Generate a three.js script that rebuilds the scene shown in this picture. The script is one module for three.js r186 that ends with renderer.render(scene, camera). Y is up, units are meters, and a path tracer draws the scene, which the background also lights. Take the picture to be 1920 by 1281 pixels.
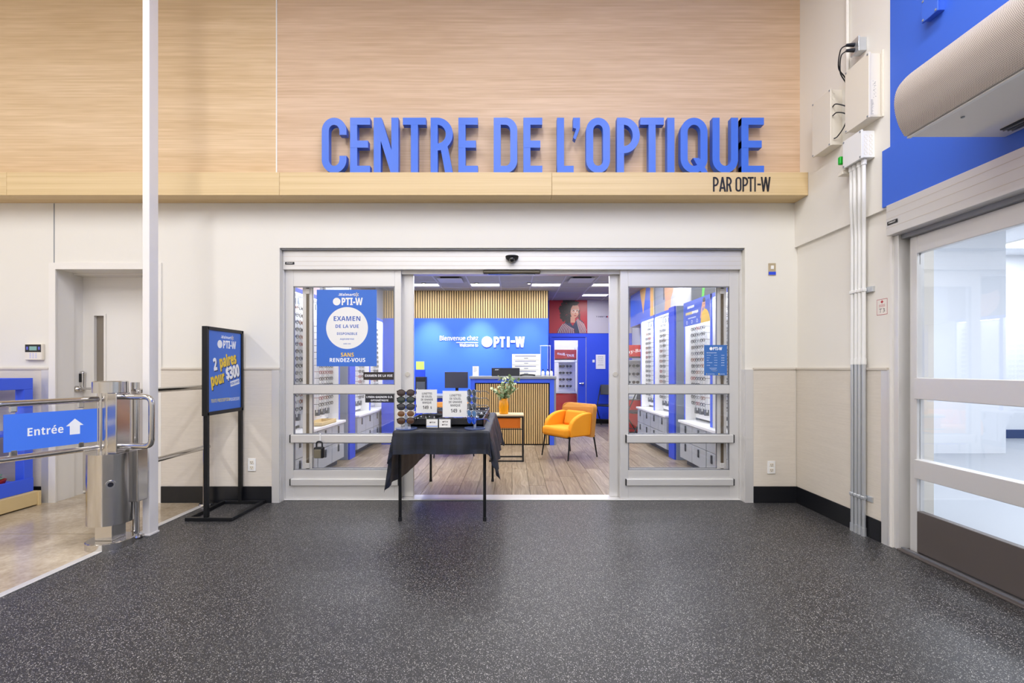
import * as THREE from 'three';
import { mergeGeometries } from 'three/addons/utils/BufferGeometryUtils.js';
import { RoundedBoxGeometry } from 'three/addons/geometries/RoundedBoxGeometry.js';
import { TextGeometry } from 'three/addons/geometries/TextGeometry.js';
import { FontLoader } from 'three/addons/loaders/FontLoader.js';
import { RectAreaLightUniformsLib } from 'three/addons/lights/RectAreaLightUniformsLib.js';

// ---------------------------------------------------------------- camera, sky, exposure
const scene = new THREE.Scene();
const camera = new THREE.PerspectiveCamera(2 * Math.atan(640.5 / 900) * 180 / Math.PI, 1920 / 1281, 0.05, 200);
camera.position.set(0, 1.23, 0);
camera.lookAt(0, 1.23, -1);
camera.setViewOffset(1920, 1281, 0, -49.5, 1920, 1281);          // vertical lens shift
const renderer = new THREE.WebGLRenderer();
renderer.toneMapping = THREE.LinearToneMapping;
renderer.toneMappingExposure = 1.0;
renderer.shadowMap.enabled = true;
RectAreaLightUniformsLib.init();
scene.background = new THREE.Color().setRGB(0.95, 1.1, 1.35);       // even overcast sky
const HALL_LAMP = 42, SHOP_LAMP = 36, BAY_LAMP = 30, LOBBY_LAMP = 9;

// ---------------------------------------------------------------- helpers
let seed = 7;
const rnd = () => { seed = (seed * 1664525 + 1013904223) >>> 0; return seed / 4294967296; };
const rr = (a, b) => a + (b - a) * rnd();
const taken = new Map();
function numbered(n) { const k = taken.get(n) || 0; taken.set(n, k + 1); return k ? n + '_' + String(k).padStart(3, '0') : n; }
// a box from x0..x1, y0..y1 and from distance d0..d1 in front of the origin (z = -d), uv in metres
function B(x0, x1, y0, y1, d0, d1) {
  const w = x1 - x0, h = y1 - y0, l = d1 - d0, g = new THREE.BoxGeometry(w, h, l), uv = g.attributes.uv;
  const s = [[l, h], [l, h], [w, l], [w, l], [w, h], [w, h]];
  for (let i = 0; i < 24; i++) { const [a, b] = s[i >> 2]; uv.setXY(i, uv.getX(i) * a, uv.getY(i) * b); }
  g.translate((x0 + x1) / 2, (y0 + y1) / 2, -(d0 + d1) / 2);
  return g;
}
function RB(x0, x1, y0, y1, d0, d1, r = 0.005, seg = 2) {
  const g = new RoundedBoxGeometry(x1 - x0, y1 - y0, d1 - d0, seg, Math.min(r, (x1 - x0) / 2.01, (y1 - y0) / 2.01, (d1 - d0) / 2.01));
  g.translate((x0 + x1) / 2, (y0 + y1) / 2, -(d0 + d1) / 2);
  return g;
}
const V = (x, y, z) => new THREE.Vector3(x, y, z);
function cyl(x, y0, y1, z, r0, r1 = r0, n = 24) { const g = new THREE.CylinderGeometry(r1, r0, y1 - y0, n); g.translate(x, (y0 + y1) / 2, z); return g; }
function bar(a, b, r, n = 10, r2 = r) {
  const A = V(...a), Bv = V(...b), d = Bv.clone().sub(A), g = new THREE.CylinderGeometry(r2, r, d.length(), n);
  g.applyQuaternion(new THREE.Quaternion().setFromUnitVectors(V(0, 1, 0), d.clone().normalize()));
  g.translate((A.x + Bv.x) / 2, (A.y + Bv.y) / 2, (A.z + Bv.z) / 2);
  return g;
}
function tube(pts, r, seg = 40, n = 8, round = false) {
  const P = pts.map((p) => V(...p));
  const c = round ? new THREE.CatmullRomCurve3(P, false, 'catmullrom', 0.5) : bent(P);
  return new THREE.TubeGeometry(c, seg, r, n, false);
}
function bent(P, rad = 0.05) {      // straight runs with rounded corners
  const path = new THREE.CurvePath(); let from = P[0];
  for (let i = 1; i < P.length - 1; i++) {
    const a = P[i - 1], b = P[i], c = P[i + 1], r = Math.min(rad, b.distanceTo(a) * 0.49, b.distanceTo(c) * 0.49);
    const p = b.clone().add(a.clone().sub(b).setLength(r)), q = b.clone().add(c.clone().sub(b).setLength(r));
    path.add(new THREE.LineCurve3(from, p)); path.add(new THREE.QuadraticBezierCurve3(p, b, q)); from = q;
  }
  path.add(new THREE.LineCurve3(from, P[P.length - 1]));
  return path;
}
function turned(g, ry, [x, y, z] = [0, 0, 0]) { g.rotateY(ry); g.translate(x, y, z); return g; }
function merge(geos) {
  const list = (Array.isArray(geos) ? geos : [geos]);
  if (list.length === 1) return list[0];
  return mergeGeometries(list.map((g) => { const n = g.index ? g.toNonIndexed() : g; for (const k of Object.keys(n.attributes)) if (!['position', 'normal', 'uv'].includes(k)) n.deleteAttribute(k); return n; }));
}
function obj(name, geos, mat, parent = scene, label) {
  const m = new THREE.Mesh(merge(geos), mat);
  m.name = parent === scene ? numbered(name) : name; parent.add(m);
  if (label) m.userData.label = label;
  return m;
}
function tag(o, label, category, group) { o.userData.label = label; o.userData.category = category; if (group) o.userData.group = group; return o; }
function struct(o, label) { o.userData.kind = 'structure'; if (label) o.userData.label = label; return o; }
function thing(name, label, category, group) { const g = new THREE.Group(); g.name = numbered(name); scene.add(g); return tag(g, label, category, group); }
function grp(name, parent) { const g = new THREE.Group(); g.name = parent ? name : numbered(name); (parent || scene).add(g); return g; }
function rest(g) {                  // puts the group's origin at the thing's base
  const b = new THREE.Box3().setFromObject(g), c = b.getCenter(V(0, 0, 0)); c.y = b.min.y;
  for (const ch of g.children) ch.position.sub(c);
  g.position.copy(c); return g;
}
function copyOf(o, label, group) { const c = o.clone(); c.name = numbered(o.name.replace(/_\d{3}$/, '')); scene.add(c); c.userData = { ...o.userData, label }; if (group) c.userData.group = group; return c; }
const hex = (h) => new THREE.Color(h);
const mat = (color, roughness = 0.6, more = {}) => new THREE.MeshPhysicalMaterial({ color: hex(color), roughness, metalness: 0, ...more });
function tex(w, h, draw, wrap) {
  const c = document.createElement('canvas'); c.width = w; c.height = h; const x = c.getContext('2d'); draw(x, w, h);
  const t = new THREE.CanvasTexture(c); t.colorSpace = THREE.SRGBColorSpace; if (wrap) t.wrapS = t.wrapT = THREE.RepeatWrapping; return t;
}
const printed = (w, h, draw, rough = 0.5, more = {}) => new THREE.MeshPhysicalMaterial({ map: tex(w, h, draw), roughness: rough, ...more });
function say(x, str, px, py, size, o = {}) {
  x.save(); x.translate(px, py); if (o.rot) x.rotate(o.rot); if (o.skew) x.transform(1, 0, o.skew, 1, 0, 0); x.scale(o.sx || 1, 1);
  x.font = (o.italic ? 'italic ' : '') + (o.thin ? '' : 'bold ') + size + 'px ' + (o.font || 'sans-serif'); x.fillStyle = o.color || '#fff'; x.textAlign = o.align || 'center'; x.textBaseline = 'middle';
  x.fillText(str, 0, 0); if (o.fat) { x.lineWidth = o.fat; x.strokeStyle = o.color || '#fff'; x.lineJoin = 'round'; x.strokeText(str, 0, 0); }
  x.restore();
}
function plane(w, h, x, y, z, ry = 0, rx = 0) { const g = new THREE.PlaneGeometry(w, h); if (rx) g.rotateX(rx); if (ry) g.rotateY(ry); g.translate(x, y, z); return g; }

// value noise for textures
function lattice(n, s0) { const a = new Float32Array(n * n); let s = s0 >>> 0; for (let i = 0; i < n * n; i++) { s = (s * 1664525 + 1013904223) >>> 0; a[i] = s / 4294967296; } return a; }
const LT = lattice(256, 99);
function vnoise(x, y, px = 256, py = 256) {
  const xi = Math.floor(x), yi = Math.floor(y), fx = x - xi, fy = y - yi, u = fx * fx * (3 - 2 * fx), v = fy * fy * (3 - 2 * fy), m = (a, p) => ((a % p) + p) % p;
  const q = (i, j) => LT[(m(j, py) & 255) * 256 + (m(i, px) & 255)];
  return (q(xi, yi) * (1 - u) + q(xi + 1, yi) * u) * (1 - v) + (q(xi, yi + 1) * (1 - u) + q(xi + 1, yi + 1) * u) * v;
}
function pixelTex(w, h, f, srgb = true) {
  const d = new Uint8Array(w * h * 4);
  for (let y = 0; y < h; y++) for (let x = 0; x < w; x++) { const c = f(x / w, y / h, x, y), o = (y * w + x) * 4; d[o] = c[0]; d[o + 1] = c[1]; d[o + 2] = c[2]; d[o + 3] = 255; }
  const t = new THREE.DataTexture(d, w, h); t.magFilter = THREE.LinearFilter; t.minFilter = THREE.LinearMipmapLinearFilter; t.generateMipmaps = true; t.wrapS = t.wrapT = THREE.RepeatWrapping;
  if (srgb) t.colorSpace = THREE.SRGBColorSpace; t.needsUpdate = true; return t;
}

// ---------------------------------------------------------------- materials
function grainTex(base, amp, s) {      // long fine grain along u
  return pixelTex(512, 1024, (u, v) => {
    const w = 0.35 * Math.sin(u * 6.283 + s) + 0.6 * vnoise(u * 3, v * 4, 3, 4);
    const g = vnoise(u * 6 + s, v * 230 + w, 6, 230) * 0.5 + vnoise(u * 18, v * 110 + w * 0.5, 18, 110) * 0.3 + vnoise(u * 2, v * 22 + w * 0.2, 2, 22) * 0.5 - 0.65;
    return base.map((c, i) => Math.max(0, Math.min(255, c + g * amp[i])));
  });
}
const woodTan = grainTex([221, 191, 150], [26, 30, 36], 0), woodPink = grainTex([217, 185, 152], [26, 30, 34], 3), woodLedge = grainTex([221, 194, 146], [20, 24, 30], 5);
for (const t of [woodTan, woodPink, woodLedge]) t.repeat.set(0.4, 0.62);
const fleck = tex(2048, 2048, (x, w, h) => {
  x.fillStyle = '#302f2f'; x.fillRect(0, 0, w, h);
  const cols = ['#c9c6be', '#8f8e8a', '#6b6a6d', '#e4e1d8', '#6b6b6e', '#2b2a29', '#1f1f1f', '#b0aca0', '#d6d2c6', '#242322'];
  for (let i = 0; i < 105000; i++) {
    const px = rnd() * w, py = rnd() * h, r = rr(1.1, 3.6), a = rnd() * 6.28; x.fillStyle = cols[Math.floor(rnd() * cols.length)];
    x.beginPath(); for (let k = 0; k < 4; k++) { const t = a + k * 1.57 + rr(-0.5, 0.5), q = r * rr(0.5, 1.2); x.lineTo(px + Math.cos(t) * q, py + Math.sin(t) * q); } x.fill();
  }
}, true); fleck.repeat.set(0.62, 0.62);
const concreteTex = pixelTex(1024, 1024, (u, v) => {
  const a = vnoise(u * 5, v * 5, 5, 5), b = vnoise(u * 19 + 4, v * 19, 19, 19), c = vnoise(u * 90, v * 90, 90, 90), e = vnoise(u * 240, v * 240, 240, 240);
  const k = (a - 0.5) * 34 + (b - 0.5) * 26 + (c - 0.5) * 16 + (e - 0.5) * 14; return [184 + k, 168 + k * 1.05, 143 + k * 1.1];
}); concreteTex.repeat.set(0.4, 0.4);
const wainTex = pixelTex(256, 512, (u, v) => { const g = vnoise(u * 5, v * 170, 5, 170) * 5 + vnoise(u * 40, v * 200, 40, 200) * 4 - 5; return [219 + g, 210 + g, 196 + g]; });
const plankTexes = [0, 1, 2, 3, 4].map((s) => pixelTex(128, 1024, (u, v) => {
  const w = vnoise(u * 3 + s * 9, v * 5 + s * 3) * 3, g = vnoise(u * 40 + w * 1.4 + s * 31, v * 7 + s) * 30 + vnoise(u * 11 + w * 2 + s * 7, v * 3.1) * 34 + vnoise(u * 90, v * 24 + s) * 12 - 40 + (s - 2) * 6;
  return [146 + g, 130 + g, 110 + g * 0.95];
}));
const M = {
  wall: mat('#e7e3d9', 0.72), wallRight: mat('#ebe6dc', 0.7), trimWhite: mat('#ebe7df', 0.45), wain: mat('#ffffff', 0.6, { map: wainTex }),
  rail: mat('#cfc6b8', 0.4), base: mat('#17181c', 0.32), tan: mat('#ffffff', 0.55, { map: woodTan }), pink: mat('#ffffff', 0.55, { map: woodPink }), ledge: mat('#ffffff', 0.5, { map: woodLedge }),
  rubber: mat('#e6e6ea', 0.42, { map: fleck, specularIntensity: 0.75 }), concrete: mat('#ffffff', 0.17, { map: concreteTex }),
  alu: mat('#e0dedb', 0.38, { metalness: 0.45 }), aluDark: mat('#8f9196', 0.4, { metalness: 0.6 }), steel: mat('#cfccc8', 0.17, { metalness: 1 }), galv: mat('#ccd0d4', 0.32, { metalness: 0.65 }), chrome: mat('#d9d9d9', 0.12, { metalness: 1 }),
  blue: mat('#3b69d6', 0.55), blueWall: mat('#3164e2', 0.5), blueShop: mat('#1f47da', 0.5), blueEdge: mat('#3c63ee', 0.4), letter: mat('#3f70da', 0.42),
  black: mat('#15161a', 0.4), blackMetal: mat('#191a1d', 0.35, { metalness: 0.3 }), rubberSeal: mat('#1f1c19', 0.7), strip: mat('#5a4c38', 0.8), white: mat('#efeeea', 0.45), paper: mat('#f0efe9', 0.7),
  gloss: mat('#eae6e2', 0.12), ivory: mat('#e8e0d0', 0.45), grey: mat('#8b8f95', 0.5), tile: mat('#a19f98', 0.85), tbar: mat('#b4b5ba', 0.6), cabinet: mat('#aab0b8', 0.42), worktop: mat('#eff0f2', 0.3), toe: mat('#39414c', 0.5),
  bayWhite: mat('#f1f2f4', 0.5), slat: mat('#d2b37c', 0.5), slatDark: mat('#14120f', 0.7), orange: mat('#f09c12', 0.8, { sheen: 0.4, sheenRoughness: 0.6 }), orangeDark: mat('#b97e33', 0.85), vase: mat('#f2a105', 0.25),
  oak: mat('#d9c29c', 0.5), leaf: mat('#7f9b6d', 0.6), leafPale: mat('#c3cfa5', 0.6), stem: mat('#6d7d4a', 0.7), red: mat('#c8161d', 0.35), acrylic: mat('#ffffff', 0.03, { transmission: 1, thickness: 0, ior: 1.45 }),
  glass: mat('#ffffff', 0.0, { transmission: 1, thickness: 0, ior: 1.5 }), pallet: mat('#d8c08d', 0.7), screen: mat('#1d1f28', 0.15), green: mat('#18b52c', 0.3), brass: mat('#c8b99a', 0.35, { metalness: 0.6 }),
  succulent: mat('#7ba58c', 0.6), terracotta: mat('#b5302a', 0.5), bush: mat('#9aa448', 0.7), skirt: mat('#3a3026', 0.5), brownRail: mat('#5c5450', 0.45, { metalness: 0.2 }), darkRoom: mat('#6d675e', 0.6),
};
const clothTex = tex(512, 512, (x, w, h) => {
  x.fillStyle = '#131824'; x.fillRect(0, 0, w, h);
  for (let i = 0; i < 6; i++) { x.fillStyle = 'rgba(44,54,78,0.32)'; x.fillRect(i * 86, 0, 40, h); x.fillStyle = 'rgba(10,11,14,0.35)'; x.fillRect(0, i * 86 + 20, w, 34); }
  for (let i = 0; i < 2600; i++) { x.fillStyle = 'rgba(110,120,140,0.07)'; x.fillRect(rnd() * w, rnd() * h, rr(2, 30), 1); x.fillRect(rnd() * w, rnd() * h, 1, rr(2, 30)); }
}, true); clothTex.repeat.set(1.6, 1.6);
M.cloth = mat('#d8dce8', 0.55, { map: clothTex });
const lampGlow = (k, c = '#fff6e8') => mat('#ffffff', 0.6, { emissive: hex(c), emissiveIntensity: k });
const lampMat = lampGlow(5), shopLampMat = lampGlow(3.2, '#ffffff'), ledMat = lampGlow(3, '#f4f8ff'), coolLampMat = lampGlow(5, '#eaf2ff');
function area(w, h, [x, y, z], intensity, color, down = true) {
  const l = new THREE.RectAreaLight(hex(color), intensity, w, h); l.position.set(x, y, z); l.lookAt(x, down ? y - 1 : y, z + (down ? 0 : 1)); l.castShadow = true; scene.add(l); return l;
}

// ---------------------------------------------------------------- setting: the entrance hall
const D = 4.39, TOP = 4.9;
const floor = struct(obj('floor', B(-2.75, 2.9, -0.1, 0, -4, 4.6), M.rubber), 'dark grey rubber floor speckled with pale flecks');
const floorC = struct(grp('floor_concrete'), 'polished beige concrete floor beside the rubber mat');
obj('slab', B(-8, -2.75, -0.1, 0, -4, 4.9), M.concrete, floorC);
for (const z of [2.2, 3.55]) obj('joint', B(-8, -2.8, -0.002, 0.0006, z, z + 0.006), mat('#8d8066', 0.6), floorC);
struct(obj('trim_1', RB(-2.785, -2.735, 0, 0.006, -4, 4.39, 0.003), M.alu), 'flat metal strip between concrete and rubber floor');

const wb = struct(grp('wall_back'), 'cream rear wall with tan wood panelling above');
obj('wall_surface', [B(-8, -4.2, 0, 2.9, D, D + 0.2), B(-4.2, -3.23, 2.137, 2.9, D, D + 0.2), B(-3.23, -2.125, 0, 2.9, D, D + 0.2), B(-2.125, 2.13, 2.328, 2.9, D, D + 0.2), B(2.13, 2.9, 0, 2.9, D, D + 0.2), B(-8, 2.9, 2.9, TOP, D, D + 0.2)], M.wall, wb);
for (const [a, b, m] of [[-8, -5.2, M.tan], [-5.195, -2.118, M.tan], [-2.108, 2.585, M.pink]]) obj('wood_panel', B(a, b, 2.9, TOP, 4.31, D - 0.001), m, wb);
obj('joint_strip', B(-2.118, -2.108, 2.937, TOP, 4.306, D - 0.001), M.white, wb);
for (const [a, b] of [[-8, -4.225], [-3.2, -2.19], [2.2, 2.585]]) {
  obj('wainscot_panel', B(a, b, 0.15, 1.215, D - 0.012, D - 0.001), M.wain, wb);
  obj('chair_rail', RB(a, b + (b === -2.19 ? 0.07 : 0), 1.212, 1.232, D - 0.02, D - 0.001, 0.004), M.rail, wb);
}
obj('corner_guard', B(-2.19, -2.122, 0.0, 1.215, D - 0.016, D - 0.001), M.alu, wb); obj('corner_guard', B(-2.128, -2.118, 0, 1.215, D, D + 0.06), M.alu, wb);
obj('corner_guard', B(2.127, 2.2, 0.0, 1.215, D - 0.016, D - 0.001), M.alu, wb); obj('corner_guard', B(2.123, 2.133, 0, 1.215, D, D + 0.06), M.alu, wb);
obj('corner_guard', B(-4.29, -4.225, 0.0, 1.215, D - 0.016, D - 0.001), M.alu, wb);
obj('panel_joint', B(-4.19, -4.183, 2.14, 2.735, D - 0.003, D - 0.0005), M.grey, wb);
const bl = struct(grp('baseboard_back'), 'black glossy baseboard along the rear wall');
for (const [a, b] of [[-8, -4.29], [-3.2, -2.19], [2.2, 2.6]]) obj('board', RB(a, b, 0, 0.15, D - 0.02, D - 0.0125, 0.003), M.base, bl);
// wooden ledge under the sign
const ledge = struct(grp('trim_2'), 'long pale wooden ledge across the rear wall');
for (const [a, b] of [[-8, -4.41], [-4.408, -2.03], [-2.028, 0.347], [0.349, 2.583]]) obj('ledge_section', RB(a, b, 2.737, 2.937, 4.186, 4.309, 0.003), M.ledge, ledge);
obj('ledge_underside', B(-8, 2.583, 2.737, 2.89, 4.3095, D - 0.001), M.ledge, ledge);

const wr = struct(grp('wall_right'), 'cream wall on the right with blue painted area');
obj('wall_surface', [B(2.61, 2.9, 0, 2.33, 3.3, D), B(2.585, 2.9, 2.33, TOP, -4, D), B(2.61, 2.9, 0, 2.33, -4, -0.9)], M.wallRight, wr);
obj('blue_panel', B(2.581, 2.585, 2.733, TOP, -4, 3.276), M.blue, wr); obj('blue_panel', B(2.57, 2.585, 2.34, 2.733, -4, 3.333), M.blue, wr);
obj('wainscot_panel', B(2.598, 2.61, 0.15, 1.215, 3.37, D), M.wain, wr); obj('chair_rail', RB(2.59, 2.61, 1.212, 1.232, 3.32, D, 0.004), M.rail, wr);
obj('corner_guard', [B(2.594, 2.61, 0, 1.215, 3.315, 3.375), B(2.594, 2.63, 0, 1.215, 3.303, 3.316)], M.alu, wr);
obj('casing', B(2.6, 2.62, 0, 2.33, 3.285, 3.305), M.trimWhite, wr);
struct(obj('baseboard_right', RB(2.5905, 2.598, 0, 0.15, 3.372, D - 0.02, 0.003), M.base), 'black glossy baseboard along the right wall');
struct(obj('wall_left', B(-8.2, -8, 0, TOP, -4, 4.6), M.wall), 'cream wall far to the left'); struct(obj('wall_front', B(-8.2, 2.9, 0, TOP, -4.2, -4), M.wall), 'cream wall behind the viewer');
struct(obj('ceiling', B(-8.2, 2.9, TOP, TOP + 0.15, -4.2, 4.6), M.wall), 'white ceiling of the entrance hall');
// hall lamps: rows of strip luminaires under the ceiling
const ROWS = [[-5.6, 'over the concrete'], [-2.3, 'over the mat edge'], [-0.1, 'over mid mat'], [1.7, 'nearest the air curtain']];
for (const [z, w] of [[1.25, 'ahead of the viewer'], [-1.75, 'behind the viewer']]) for (const [x, v] of ROWS) {
  const t = thing('strip_light', `long strip luminaire under the hall ceiling ${w}, ${v}`, 'lamp', 'hall strip lights');
  obj('housing', RB(x - 0.12, x + 0.12, TOP - 0.07, TOP - 0.001, z - 1.32, z + 1.32, 0.01), M.white, t); obj('diffuser', B(x - 0.1, x + 0.1, TOP - 0.076, TOP - 0.0705, z - 1.3, z + 1.3), lampMat, t); rest(t);
  area(0.2, 2.6, [x, TOP - 0.08, -z], HALL_LAMP, '#f8f9ff');
}

// left service door (recessed)
const d3 = struct(grp('door_3'), 'white metal service door with narrow window');
{
  const dd = 4.7;
  obj('casing', [B(-4.225, -4.165, 0, 2.19, D - 0.014, D - 0.001), B(-3.25, -3.2, 0, 2.19, D - 0.014, D - 0.001), B(-4.165, -3.25, 2.13, 2.19, D - 0.014, D - 0.001)], M.trimWhite, d3);
  const jamb = (x0, x1, w) => { const s = new THREE.Shape([[x0, -D], [x1, -dd], [x1 + w, -dd], [x0 + w, -D]].map(([a, b]) => new THREE.Vector2(a, b))); const g = new THREE.ExtrudeGeometry(s, { depth: 2.137, bevelEnabled: false }); g.rotateX(Math.PI / 2); g.scale(1, 1, -1); g.translate(0, 2.137, 0); g.computeVertexNormals(); return g; };
  obj('frame', [B(-4.27, -4.2, 0, 2.137, D + 0.2, dd + 0.05), B(-4.2, -4.185, 0, 2.137, D, D + 0.2), B(-3.23, -3.2, 0, 2.137, D, dd + 0.05), B(-4.27, -3.2, 2.12, 2.2, D + 0.2, dd + 0.05)], M.trimWhite, d3);
  const leaf = obj('leaf', [B(-4.26, -4.085, 0.01, 2.12, dd, dd + 0.045), B(-3.985, -3.23, 0.01, 2.12, dd, dd + 0.045), B(-4.085, -3.985, 0.01, 1.08, dd, dd + 0.045), B(-4.085, -3.985, 1.74, 2.12, dd, dd + 0.045)], M.trimWhite, d3);
  obj('window_frame', [B(-4.1, -4.083, 1.06, 1.76, dd - 0.012, dd), B(-3.988, -3.97, 1.06, 1.76, dd - 0.012, dd), B(-4.083, -3.988, 1.74, 1.76, dd - 0.012, dd), B(-4.083, -3.988, 1.06, 1.08, dd - 0.012, dd)], M.trimWhite, d3);
  obj('pane', B(-4.083, -3.988, 1.08, 1.74, dd + 0.02, dd + 0.024), mat('#8b8275', 0.04, { metalness: 0.1 }), d3);
  const lock = obj('lock', [RB(-4.25, -4.165, 1.0, 1.2, dd - 0.04, dd, 0.025), (() => { const g = new THREE.SphereGeometry(0.042, 20, 14); g.scale(1.2, 0.8, 0.9); g.translate(-4.208, 1.025, -dd + 0.07); return g; })()], M.steel, d3);
  obj('keypad', RB(-4.238, -4.177, 1.09, 1.175, dd - 0.046, dd - 0.039, 0.004), M.black, lock); obj('handle', bar([-4.2, 1.03, -dd + 0.06], [-4.06, 1.03, -dd + 0.06], 0.011), M.steel, lock);
  obj('kick_plate', B(-4.22, -3.27, 0.03, 0.95, dd - 0.003, dd), mat('#c9c3ba', 0.35, { metalness: 0.5 }), d3);
}
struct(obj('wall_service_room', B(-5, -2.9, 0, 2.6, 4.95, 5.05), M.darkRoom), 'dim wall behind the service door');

// ---------------------------------------------------------------- front automatic door
const d1 = struct(grp('door_1'), 'wide automatic sliding glass door in a pale metal frame');
{
  const f = 4.478;
  const head = obj('header', [RB(-2.118, 2.118, 2.14, 2.315, 4.44, 4.6, 0.004), B(-2.118, 2.118, 2.11, 2.14, 4.5, 4.6)], M.alu, d1);
  for (const y of [2.175, 2.215, 2.26]) obj('groove', B(-2.118, 2.118, y, y + 0.003, 4.4392, 4.4402), M.rail, head);
  obj('head_trim', B(-2.125, 2.13, 2.315, 2.328, D + 0.02, 4.6), M.aluDark, d1);
  for (const s of [-1, 1]) obj('jamb', B(s < 0 ? -2.135 : 2.114, s < 0 ? -2.114 : 2.137, 0, 2.315, 4.45, 4.6), M.alu, d1);
  const panel = (name, x0, x1, wl, wr2, dn, top, fixed) => {
    const p = grp(name, d1), db = dn + 0.045, a = x0 + wl, b = x1 - wr2;
    for (const [u, v] of [[x0, a], [b, x1]]) obj('stile', RB(u, v, 0.011, top, dn, db, 0.003), M.alu, p);
    const rails = fixed ? [[0.011, 0.275], [0.533, 0.608], [0.99, 1.07], [1.99, top]] : [[0.011, 0.275], [0.54, 0.6], [1.0, 1.06], [2.02, top]];
    for (const [u, v] of rails) obj('rail', RB(a, b, u, v, dn, db, 0.003), M.alu, p);
    for (let i = 0; i < 3; i++) {
      const lo = rails[i][1], hi = rails[i + 1][0];
      obj('pane', B(a, b, lo, hi, dn + 0.02, dn + 0.026), M.glass, p);
      const w = 0.008; obj('bead', [B(a, a + w, lo, hi, dn + 0.004, dn + 0.02), B(b - w, b, lo, hi, dn + 0.004, dn + 0.02), B(a, b, lo, lo + w, dn + 0.004, dn + 0.02), B(a, b, hi - w, hi, dn + 0.004, dn + 0.02)], M.aluDark, p);
    }
    if (fixed) for (const [u, v] of [[0.533, 0.608], [0.135, 0.197]]) {
      obj('bump_rail', RB(x0 + 0.055, x1 - 0.055 + (x0 < 0 ? 0.03 : 0), u, v, dn - 0.022, dn, 0.006), M.alu, p);
      for (const q of [x0 + 0.046, x1 - 0.055 + (x0 < 0 ? 0.03 : 0)]) obj('end_cap', RB(q, q + 0.009, u, v, dn - 0.022, dn, 0.003), M.black, p);
    }
    return p;
  };
  panel('fixed_panel', -2.114, -1.035, 0.074, 0.06, f, 2.14, true); panel('fixed_panel', 1.01, 2.114, 0.075, 0.084, f, 2.14, true);
  const l = panel('sliding_leaf', -1.985, -0.935, 0.09, 0.11, 4.55, 2.11, false), r = panel('sliding_leaf', 0.925, 2.035, 0.105, 0.09, 4.55, 2.11, false);
  for (const [p, x] of [[l, -1.935], [r, 1.99]]) { obj('weather_strip', B(x - 0.012, x + 0.012, 0.03, 2.09, 4.541, 4.55), M.strip, p); obj('pivot', [RB(x - 0.022, x + 0.022, 0.28, 0.33, 4.535, 4.55), RB(x - 0.022, x + 0.022, 1.93, 1.98, 4.535, 4.55)], M.alu, p); }
  for (const [p, x] of [[l, -0.988], [r, 0.978]]) { const g = new THREE.CylinderGeometry(0.022, 0.022, 0.012, 20); g.rotateX(Math.PI / 2); g.translate(x, 1.17, -4.545); obj('lock_cylinder', g, M.chrome, p); }
  obj('threshold', RB(-2.12, 2.12, 0, 0.01, 4.45, 4.62, 0.004), M.alu, d1);
}
// dome camera and presence sensor
{
  const t = thing('dome_camera', 'black dome security camera on the door header', 'camera');
  const g = new THREE.SphereGeometry(0.06, 28, 14, 0, Math.PI * 2, 0, Math.PI / 2); g.rotateX(Math.PI); g.scale(1, 0.72, 0.7); g.translate(0, 2.25, -4.41); obj('housing', g, M.black, t);
  const lens = new THREE.SphereGeometry(0.027, 20, 14); lens.translate(0, 2.222, -4.383); obj('lens', lens, mat('#0c0d12', 0.03, { clearcoat: 1 }), t);
  obj('base', cyl(0, 2.25, 2.256, -4.41, 0.06), M.black, t).geometry.scale(1, 1, 1); obj('mount', RB(-0.03, 0.03, 2.225, 2.254, 4.41, 4.44, 0.004), M.black, t); rest(t);
  const s = thing('motion_sensor', 'slim dark sensor bar under the door header', 'sensor');
  obj('housing', RB(-0.27, 0.265, 2.104, 2.139, 4.45, 4.499, 0.014), mat('#57503f', 0.3), s); obj('window', RB(-0.22, 0.215, 2.1, 2.106, 4.456, 4.49, 0.002), M.screen, s); rest(s);
}
function nameplate(x, y, d, ry, label) {
  const t = thing('maker_plate', label, 'label'); const g = new RoundedBoxGeometry(0.085, 0.024, 0.004, 2, 0.008); obj('plate', g, M.black, t);
  obj('lettering', plane(0.08, 0.02, 0, 0, 0.0026), printed(256, 64, (c, w, h) => { c.fillStyle = '#15161a'; c.fillRect(0, 0, w, h); say(c, 'STANLEY', w / 2, h / 2, 46, { color: '#e9e7e2' }); }), t);
  t.position.set(x, y, -d); t.rotation.y = ry;
}
nameplate(-2.055, 2.198, 4.4375, 0, 'small black maker plate at the left end of the sliding door header');

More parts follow.
